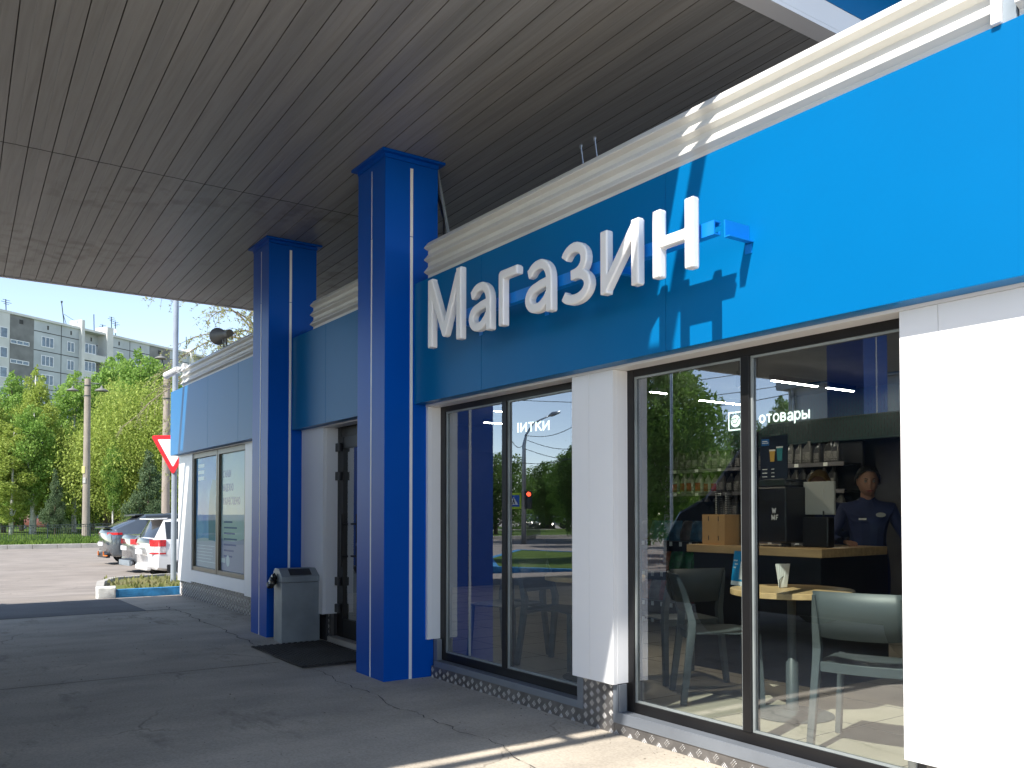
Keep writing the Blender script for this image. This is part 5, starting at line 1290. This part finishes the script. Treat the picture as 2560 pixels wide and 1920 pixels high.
b = MB(); b.bar(tuple(fa + Vector((0, 0, .82))), tuple(fb_ + Vector((0, 0, .82))), .02, .025); b.bar(tuple(fa + Vector((0, 0, .68))), tuple(fb_ + Vector((0, 0, .68))), .018, .02); b.bar(tuple(fa + Vector((0, 0, .12))), tuple(fb_ + Vector((0, 0, .12))), .018, .02)
child(b, 'rails', M_iron, ff)
b = MB(); s = 0
while s < Lf:
    p = fa + fd * s; b.tube([(p.x, p.y, .05), (p.x, p.y, .80)], .009, 5)
    if int(s / .2) % 2 == 0: b.tube([tuple(p + Vector((0, 0, .68))), tuple(p + fd * .1 + Vector((0, 0, .80))), tuple(p + fd * .3 + Vector((0, 0, .80))), tuple(p + fd * .4 + Vector((0, 0, .68)))], .008, 5)
    s += .2
tag(child(b, 'pickets', M_iron, ff), kind='stuff')
for s in (1.5, 5.6, 9.7, 13.8, 17.9):
    if s < Lf: p = fa + fd * s; child(MB().box(p.x - .03, p.x + .03, p.y - .03, p.y + .03, -.1, .92), 'fence_post', M_iron, ff)

# ---- cars
def car(label, paint, L_, W_, H_, rear='hatch', dark_roof=False):
    t = thing('parked_car', label, 'car'); hw = W_ / 2
    if rear == 'hatch':   st = [(0, .32, .60, .88), (.03, .26, .95, 1.0), (.10, .25, .98, 1.02), (.40, .22, .99, H_ - .04), (1.3, .2, .98, H_), (2.3, .2, .97, H_ - .02), (3.05, .2, .95, .98), (3.9, .22, .80, .84), (L_, .30, .62, .66)]
    elif rear == 'coupe': st = [(0, .36, .62, .98), (.05, .28, 1.02, 1.10), (.18, .26, 1.05, 1.14), (1.15, .24, 1.06, H_ - .04), (2.0, .22, 1.04, H_), (2.7, .22, 1.02, H_ - .04), (3.5, .22, 1.0, 1.06), (4.3, .25, .85, .9), (L_, .35, .68, .72)]
    else:                 st = [(0, .34, .60, .92), (.04, .26, .94, 1.02), (.20, .24, .98, 1.04), (.75, .22, .98, 1.05), (1.35, .2, .97, H_ - .02), (2.2, .2, .96, H_), (2.9, .2, .94, H_ - .12), (3.5, .2, .92, .96), (L_, .30, .62, .66)]
    rings = []
    for i, (y, zb, zm, zt) in enumerate(st):
        e = .90 if i in (0, len(st) - 1) else (.97 if i == 1 else 1.0); green = zt > zm + .15; w = hw * e
        rw = hw * (.76 if green else .86)
        half = [(w * .86, zb), (w * .97, zb + .06), (w, (zb + zm) / 2 + .02), (w * .975, zm - .06), (w * .95, zm), (rw + (w * .95 - rw) * .08, zm + (zt - zm) * .90), (rw * .88, zt - .005), (rw * .5, zt + .008)]
        rings.append([(x, y + (.20, .20, .12)[i] * (x / hw) ** 2 if i < 3 else y, z) for x, z in half] + [(-x, y + (.20, .20, .12)[i] * (x / hw) ** 2 if i < 3 else y, z) for x, z in half[::-1]])
    n = 16; V = [p for r in rings for p in r]; b = MB(); fs = []; mi = []
    for i in range(len(rings) - 1):
        gi = st[i][3] > st[i][2] + .15; gj = st[i + 1][3] > st[i + 1][2] + .15
        for k in range(n):
            fs.append((i * n + k, i * n + (k + 1) % n, (i + 1) * n + (k + 1) % n, (i + 1) * n + k))
            side = k in (4, 10); top = k in (6, 7, 8, 5, 9)
            g = (side and gi and gj) or (top and (gi != gj) and (k in (6, 7, 8)))
            mi.append(1 if g else (2 if dark_roof and top and gi and gj else 0))
    fs += [tuple(range(n)), tuple(range((len(rings) - 1) * n, len(rings) * n))]; mi += [0, 0]
    b.add(V, fs); b.mi = mi; body = child(b, 'body', [paint, M_glasscar, M_glasscar], t, smooth=True)
    body.data.set_sharp_from_angle(angle=R(38)) if hasattr(body.data, 'set_sharp_from_angle') else None
    for sx in (-1, 1):
        for wy in (.78 if rear == 'hatch' else .95, L_ - .85):
            wh = child(MB().lathe((sx * (hw - .12), wy, .31), [(.20, -.11), (.30, -.10), (.315, -.06), (.315, .06), (.30, .10), (.20, .11)], 24, (sx, 0, 0)), 'wheel', M_tyre, t)
            child(MB().lathe((sx * (hw - .005), wy, .31), [(.205, -.02), (.205, .0), (.17, -.01), (.05, .0)], 16, (sx, 0, 0)), 'rim', M_alu, wh)
            child(MB().lathe((sx * (hw - .03), wy, .33), [(.37, -.02), (.37, .012)], 24, (sx, 0, 0)), 'wheel_arch', M_black, t)
    child(box(-.26, .26, -.022, -.005, .62 if rear != 'coupe' else .60, .73 if rear != 'coupe' else .71), 'number_plate', M_signw, t)
    child(box(-hw * .55, hw * .55, .03, .16, .22, .36), 'lower_bumper', M_black if rear != 'hatch' else paint, t, bevel=.03)
    return t
def lamps(hw, x0, z0, z1, y, m, par):
    for s in (-1, 1): child(corner(MB(), hw, x0, 0, z0, z1, y, (s,)), 'tail_lamp', m, par)
def corner(b, hw, x0, x1, z0, z1, y, sd=(-1, 1)):
    """a lamp wrapped round the rear corner"""
    for s in sd:
        b.prism([(s * x0, y - .02 + .2 * (x0 / hw) ** 2), (s * hw * .86, y + .13), (s * (hw + .006), y + .24), (s * (hw + .008), y + .38), (s * (hw - .03), y + .38), (s * (hw - .04), y + .26), (s * x0, y + .05 + .2 * (x0 / hw) ** 2)], lambda a, c, d: (a, c, d), z0, z1)
    return b
M_pw = mat('white_car_paint', (.72, .72, .71), .18, var=.02, coat=.8); M_pg = mat('grey_car_paint', (.17, .18, .19), .22, .4, var=.05, coat=.8); M_pd = mat('dark_grey_car_paint', (.11, .13, .15), .18, .5, var=.05, coat=.9)
M_lampr = mat('tail_lamp_red', (.5, .015, .02), .15, var=.3, scale=14, coat=1); M_lampw = mat('tail_lamp_clear', (.55, .5, .5), .15, var=.3, scale=20, coat=1); M_or = mat('orange_trim', (.75, .20, .03), .4)
c1 = car('white hatchback parked nearest the shop corner, seen from behind', M_pw, 4.1, 1.68, 1.50, 'hatch'); c1.location = (-23.1, 4.88, -.30); c1.rotation_euler = (0, 0, R(4))
lamps(.84, .57, .82, .98, 0, M_lampr, c1); lamps(.835, .57, .67, .815, 0, M_lampw, c1); lamps(.84, .57, .63, .665, 0, M_lampr, c1)
child(MB().prism([(.16, 1.462), (.46, 1.475), (.50, 1.51), (.16, 1.492)], lambda a, c, d: (d, a, c), -.58, .58), 'roof_spoiler', M_pw, c1, bevel=.008); child(box(-.28, .28, -.03, .02, .77, .82), 'boot_trim', M_pw, c1)
child(MB().bar((.0, .02, 1.02), (-.25, .10, 1.10), .02, .02), 'rear_wiper', M_black, c1)
c2 = car('grey saloon parked between the white hatchback and the dark car', M_pg, 4.6, 1.78, 1.44, 'sedan'); c2.location = (-25.9, 5.08, -.30); c2.rotation_euler = (0, 0, R(4))
lamps(.885, .45, .78, .92, 0, M_lampr, c2); eb = MB()
for s in (-.5, .5): eb.box(s - .12, s + .12, .03, .08, .25, .31)
child(eb, 'exhaust_trim', M_alu, c2); child(box(-.5, .5, .0, .08, .20, .34), 'diffuser', M_steel, c2)
c3 = car('dark grey coupe crossover with black spoiler, farthest of the parked cars', M_pd, 4.7, 1.88, 1.62, 'coupe', True); c3.location = (-30.3, 5.25, -.30); c3.rotation_euler = (0, 0, R(4))
lamps(.93, .50, .95, 1.02, .02, M_lampr, c3); child(MB().prism([(-.07, 1.15), (.16, 1.17), (.16, 1.20), (-.07, 1.19)], lambda a, c, d: (d, a + .04, c), -.55, .55), 'boot_spoiler', M_black, c3); child(MB().prism([(.86, 1.53), (1.15, 1.565), (1.15, 1.60), (.86, 1.565)], lambda a, c, d: (d, a, c), -.58, .58), 'roof_spoiler', M_black, c3)
ot = MB(); ot.prism([(.30, -.01), (.55, .04), (.55, .07), (.30, .02)], lambda a, c, d: (a, c, d), .28, .31); ot.prism([(.30, -.01), (.34, -.01), (.34, .02), (.30, .02)], lambda a, c, d: (a, c, d), .311, .42); child(ot, 'orange_trim', M_or, c3); ot = MB(); ot.prism([(-.55, .04), (-.30, -.01), (-.30, .02), (-.55, .07)], lambda a, c, d: (a, c, d), .28, .31); ot.prism([(-.34, -.01), (-.30, -.01), (-.30, .02), (-.34, .02)], lambda a, c, d: (a, c, d), .311, .42); child(ot, 'orange_trim', M_or, c3)
# far red car under the trees
c4 = car('small red car parked far off under the trees on the left', mat('red_car_paint', (.15, .05, .035), .3), 4.2, 1.7, 1.5, 'sedan'); c4.location = tuple(at(165, 78, -.11)); c4.rotation_euler = (0, 0, math.atan2(rt.y, rt.x) + R(90))

# ================================================================== ACROSS THE STREET (mirrored in the shop windows)
tree('near', opp(1668, 27, -.30), 7.6, .95, 'large leafy birch across the street, mirrored in the left pane of the big window', 'trees across the street')
tree('near', opp(1745, 30, -.30), 5.0, 1.2, 'lower leafy birch beside the large one, mirrored in the big window', 'trees across the street')
tree('near', opp(1800, 34, -.30), 4.3, 1.4, 'small birch mirrored right of the large one in the big window', 'trees across the street')
tree('dark', opp(1865, 42, -.30), 6.3, .6, 'round dark tree mirrored next to the mullion of the big window', 'trees across the street')
tree('near', opp(1955, 40, -.30), 7.0, .8, 'birch top mirrored high in the right pane of the big window', 'trees across the street')
tree('dark', opp(1447, 52, -.30), 5.6, .75, 'dark tree mirrored at the right side of the narrow window', 'trees across the street')
for k, (px, t, h) in enumerate(((1240, 60, 5.6), (1350, 88, 4.6), (1375, 80, 6.2), (1420, 70, 6.6), (1330, 110, 5.6), (1500, 55, 7), (1570, 50, 7.5), (1620, 44, 6.8), (2030, 40, 6), (2120, 42, 7))):
    tree('pop' if k % 2 else 'dark', opp(px, t, -.30), h, 1.3, ('first', 'second', 'third', 'fourth', 'fifth', 'sixth', 'seventh', 'eighth', 'ninth', 'last')[k] + ' tree from the left in the row mirrored in the shop windows', 'row of trees across the street')
isl2 = [opp(px, t) for px, t in ((1240, 22.5), (1440, 21.5), (1475, 24), (1450, 31), (1300, 33), (1225, 27))]
tag(MB().prism([(p.x, p.y) for p in isl2], lambda a, b, d: (a, b, d), -.4, -.06).build('grass_island', M_grass), kind='structure')
b = MB()
for p, q in zip(isl2, isl2[1:] + isl2[:1]): b.bar((p.x, p.y, -.16), (q.x, q.y, -.16), .16, .24)
tag(b.build('island_kerb', M_kerbb), 'blue painted kerb round the grass island mirrored in the narrow window', 'kerb')
lp = opp(1310, 46, -.30); lt = thing('street_lamp', 'tall street lamp with a curved arm mirrored in the narrow window', 'street lamp', tuple(lp))
od = Vector((rt.x, -rt.y, 0))
child(MB().tube([(0, 0, 0), (0, 0, 5.2), tuple(od * .12 + Vector((0, 0, 5.75))), tuple(od * .5 + Vector((0, 0, 6.35))), tuple(od * 1.35 + Vector((0, 0, 6.75)))], [.13, .10, .06, .045, .04], 12), 'post', M_alu, lt, smooth=True)
child(MB().tube([tuple(od * 1.3 + Vector((0, 0, 6.73))), tuple(od * 1.5 + Vector((0, 0, 6.82))), tuple(od * 1.9 + Vector((0, 0, 6.95)))], [.05, .12, .07], 10), 'lamp_head', M_alu, lt, smooth=True)
tl = thing('traffic_light', 'traffic light showing red on the street lamp post', 'traffic light', tuple(lp + Vector((0, 0, 2.3))))
of = Vector((fw0.x, -fw0.y, 0))
child(MB().obox(tuple(od * .24 + of * -.2), tuple(od * .17), tuple(of * .1), (0, 0, .47)), 'housing', M_black, tl)
child(MB().lathe(tuple(od * .24 + of * -.31 + Vector((0, 0, .30))), [(.12, 0), (.115, -.01)], 16, tuple(of * -1)), 'red_lens', mat('red_signal', (1, .08, .03), .4, emit=2.2), tl)
for z in (.0, -.30): child(MB().lathe(tuple(od * .24 + of * -.31 + Vector((0, 0, z))), [(.12, 0), (.115, -.01)], 16, tuple(of * -1)), 'dark_lens', M_glasscar, tl)
csn = thing('crossing_sign', 'blue pedestrian crossing sign on a yellow green board by the traffic light', 'sign', tuple(lp + Vector((0, 0, 2.25)) - od * .52))
M_yg = mat('yellow_green_board', (.45, .62, .03), .5); ox = Vector((od.x, od.y, 0))
def board(w_, h_, d, m, nm): child(MB().obox(tuple(of * d), tuple(ox * w_), tuple(of * .004), (0, 0, h_)), nm, m, csn)
board(.38, .42, -.10, M_yg, 'back_board'); board(.29, .30, -.11, mat('sign_blue', (.01, .10, .45), .4), 'blue_plate')
def cpr(pts, d): return MB().prism(pts, lambda a, c, dd: tuple(ox * a + of * dd + Vector((0, 0, c))), d - .003, d)
child(cpr([(-.23, -.20), (.23, -.20), (0, .22)], -.118), 'white_triangle', M_signw, csn)
fgm = cpr([(-.02, .10), (.02, .10), (.03, .02), (.08, -.18), (.04, -.18), (0, -.05), (-.05, -.18), (-.09, -.18), (-.035, .0)], -.124); fgm.lathe(tuple(of * -.124 + Vector((0, 0, .135))), [(.026, 0), (.026, -.003)], 12, tuple(of * -1)); child(fgm, 'walking_figure', M_black, csn)
child(MB().tube([tuple(ox * .52 + Vector((0, 0, .1))), (0, 0, .1)], .02), 'arm', M_iron, csn)
# overhead wires
for k, (a, b_) in enumerate((((1312, 46, 5.4), (1500, 38, 5.9)), ((1312, 46, 5.2), (1520, 44, 5.0)), ((1312, 46, 5.0), (1260, 30, 4.4)), ((1312, 46, 4.7), (1560, 40, 4.2)), ((1240, 40, 7.2), (2050, 36, 7.6)), ((1240, 42, 6.8), (2050, 38, 7.1)), ((1500, 40, 6.4), (2050, 34, 6.2)), ((1500, 36, 5.6), (2050, 38, 5.2)), ((1240, 44, 4.1), (1500, 40, 4.3)))):
    p, q = opp(*a), opp(*b_); pts = [tuple(p.lerp(q, i / 12) + Vector((0, 0, -.5 * math.sin(math.pi * i / 12)))) for i in range(13)]
    tag(MB().tube(pts, .016, 5).build('overhead_wire', M_iron), 'thin black overhead wire crossing the sky mirrored in the shop windows', 'wire', 'overhead wires across the street')
gpole = opp(1679, 24, -.1); tag(MB().tube([tuple(gpole), tuple(gpole + Vector((0, 0, 9)))], [.045, .035], 12).build('metal_pole', M_alu), 'thin grey metal pole in front of the mirrored birch', 'pole')
# bus and oncoming cars
bp_ = opp(1405, 92, -.30); bus = thing('city_bus', 'small white bus on the road, mirrored at the right edge of the narrow window', 'bus', tuple(bp_)); bus.rotation_euler = (0, 0, math.atan2(-rt.y, rt.x))
child(box(-1.2, 5.6, -1.1, 1.1, .35, 2.75), 'body', mat('bus_paint', (.50, .53, .56), .3), bus, bevel=.12)
for x in (-.95, .35, 1.6, 2.85, 4.1):
    for s in (-1, 1): child(box(x, x + 1.1, s * 1.105 - .01, s * 1.105 + .01, 1.35, 2.3), 'window', M_glasscar, bus)
child(box(-1.23, -1.19, -.95, .95, 1.3, 2.4), 'windscreen', M_glasscar, bus)
for x in (.1, 4.3):
    for s in (-1, 1): child(MB().lathe((x, s * 1.0, .42), [(.42, -.12), (.42, .12)], 20, (0, s, 0)), 'wheel', M_tyre, bus)
M_hl = mat('head_lamp', (1, .92, .75), .4, emit=5)
for k, (px, t) in enumerate(((1360, 85), (1341, 92), (1325, 100))):
    cc = car(('nearest', 'middle', 'farthest')[k] + ' oncoming car with lit head lamps, mirrored in the narrow window', (M_pd, M_pg, M_pg)[k], 4.4, 1.75, 1.5, 'sedan')
    cc.name = 'oncoming_car'; p = opp(px, t, -.30); cc.location = tuple(p); cc.rotation_euler = (0, 0, math.atan2(3.6 - p.y, -p.x) - R(90)); cc['group'] = 'oncoming cars with head lamps on'
    h = MB()
    for s in (-.6, .6): h.lathe((s, 4.41, .62), [(.10, -.02), (.10, .0)], 12, (0, 1, 0))
    child(h, 'head_lamps', M_hl, cc)
# zebra stripes and railing
zb_ = MB()
for k in range(9):
    p = opp(1345 + k * 11, 62 - k * .2); zb_.obox((p.x, p.y, -.296), tuple(od * .25), tuple(of * 2.4), (0, 0, .001))
struct(zb_.build('crosswalk', M_signw))
rf = thing('street_railing', 'low dark pedestrian railing by the crossing, mirrored in the narrow window', 'railing', tuple(opp(1318, 52, -.30)))
b = MB(); q0, q1 = Vector((0, 0, 0)), opp(1350, 58) - opp(1318, 52)
for z in (.25, 1.0): b.bar((0, 0, z), (q1.x, q1.y, z), .04, .04)
for i in range(14): p = q1 * (i / 13); b.bar((p.x, p.y, 0), (p.x, p.y, 1.0), .025, .025, (1, 0, 0))
child(b, 'rails', M_iron, rf)

# dark van parked under the canopy, out of the picture but mirrored in the big window
vn = thing('parked_van', 'dark van standing under the canopy, mirrored as a dark shape in the big window', 'van', (-3.55, -1.0, 0)); vn.rotation_euler = (0, 0, 0)
M_van = mat('black_van_paint', (.012, .013, .016), .3, var=.1, coat=.5)
prof = [(0, .35), (0, 1.2), (-.05, 2.15), (-.25, 2.27), (-2.45, 2.27), (-2.75, 2.15), (-3.35, 1.52), (-3.75, 1.35), (-3.88, 1.05), (-3.9, .45), (-3.8, .30), (-.1, .30)]
child(MB().prism(prof, lambda a, c, d: (a, d * (1 if c < 1.3 else .90), c), -.92, .92), 'body', M_van, vn, bevel=.05)
child(MB().prism([(-2.78, 2.08), (-3.32, 1.54), (-3.335, 1.56), (-2.80, 2.10)], lambda a, c, d: (a, d, c), -.75, .75), 'windscreen', M_glasscar, vn)
for x0, x1 in ((-2.6, -1.75), (-1.65, -.95), (-.85, -.15)):
    for s in (-1, 1): child(box(x0, x1, s * .875 - .012, s * .875 + .012, 1.45, 2.05), 'side_window', M_glasscar, vn)
for x in (-3.05, -.75):
    for s in (-1, 1): child(MB().lathe((x, s * .84, .33), [(.33, -.11), (.33, .11)], 24, (0, s, 0)), 'wheel', M_tyre, vn)
for s in (-1, 1): child(MB().obox((-2.72, s * 1.02, 1.55), (.06, 0, 0), (0, .08, 0), (0, 0, .11)), 'mirror', M_black, vn, bevel=.02)

# grit, pebbles and dead leaves gathered on the slabs, thickest along the wall foot
b = MB(); rg = random.Random(31)
for k in range(900):
    x = rg.uniform(-13.5, -1.5); edge = rg.random() < .6
    y = 3.53 - abs(rg.gauss(0, .12)) if edge else rg.uniform(.4, 3.4)
    if (-6.8 < x < -6.2 or -9.5 < x < -8.3) and y > 3.0: y = rg.uniform(1.0, 3.0)
    z = gz(x) + .007; q = rg.uniform(.0025, .008) if rg.random() < .9 else rg.uniform(.008, .015); a = rg.uniform(0, 6.28)
    pts = [(x + q * math.cos(a + t), y + q * math.sin(a + t) * .7, z) for t in (0, 2.1, 4.2)] + [(x, y, z + q * rg.uniform(.3, .8))]
    b.add(pts, [(0, 1, 3), (1, 2, 3), (2, 0, 3)])
tag(b.build('grit', mat('grit_stone', (.24, .21, .17), .9, var=.5, scale=30)), 'loose grit and small stones scattered on the concrete slabs', 'grit', kind='stuff')

# low service building across the forecourt, only mirrored in the right pane
kb2 = thing('service_building', 'low grey service building with a flat roof and downpipe, mirrored high in the right pane', 'building', (-8, -13, 0))
under(box(-14.9, -4, -17, -12.1, -.2, 4.6).build('wall', M_apt), kb2); under(box(-15.15, -3.8, -17.2, -11.9, 4.601, 4.85).build('roof', M_steel), kb2)
under(MB().tube([(-14.7, -11.98, 4.6), (-14.7, -12.03, 4.3), (-14.7, -12.03, .1)], .05).build('downpipe', M_alu), kb2)
for x in (-12.6, -9.6):
    w_ = under(box(x, x + 1.4, -12.099, -12.06, 1.2, 2.6).build('window', M_pvc), kb2)
    g_ = box(x + .08, x + 1.32, -12.0595, -12.05, 1.28, 2.52).build('pane', M_apg); g_.parent = w_
under(box(-7.3, -6.3, -12.099, -12.05, .02, 2.2).build('door', M_steel), kb2)
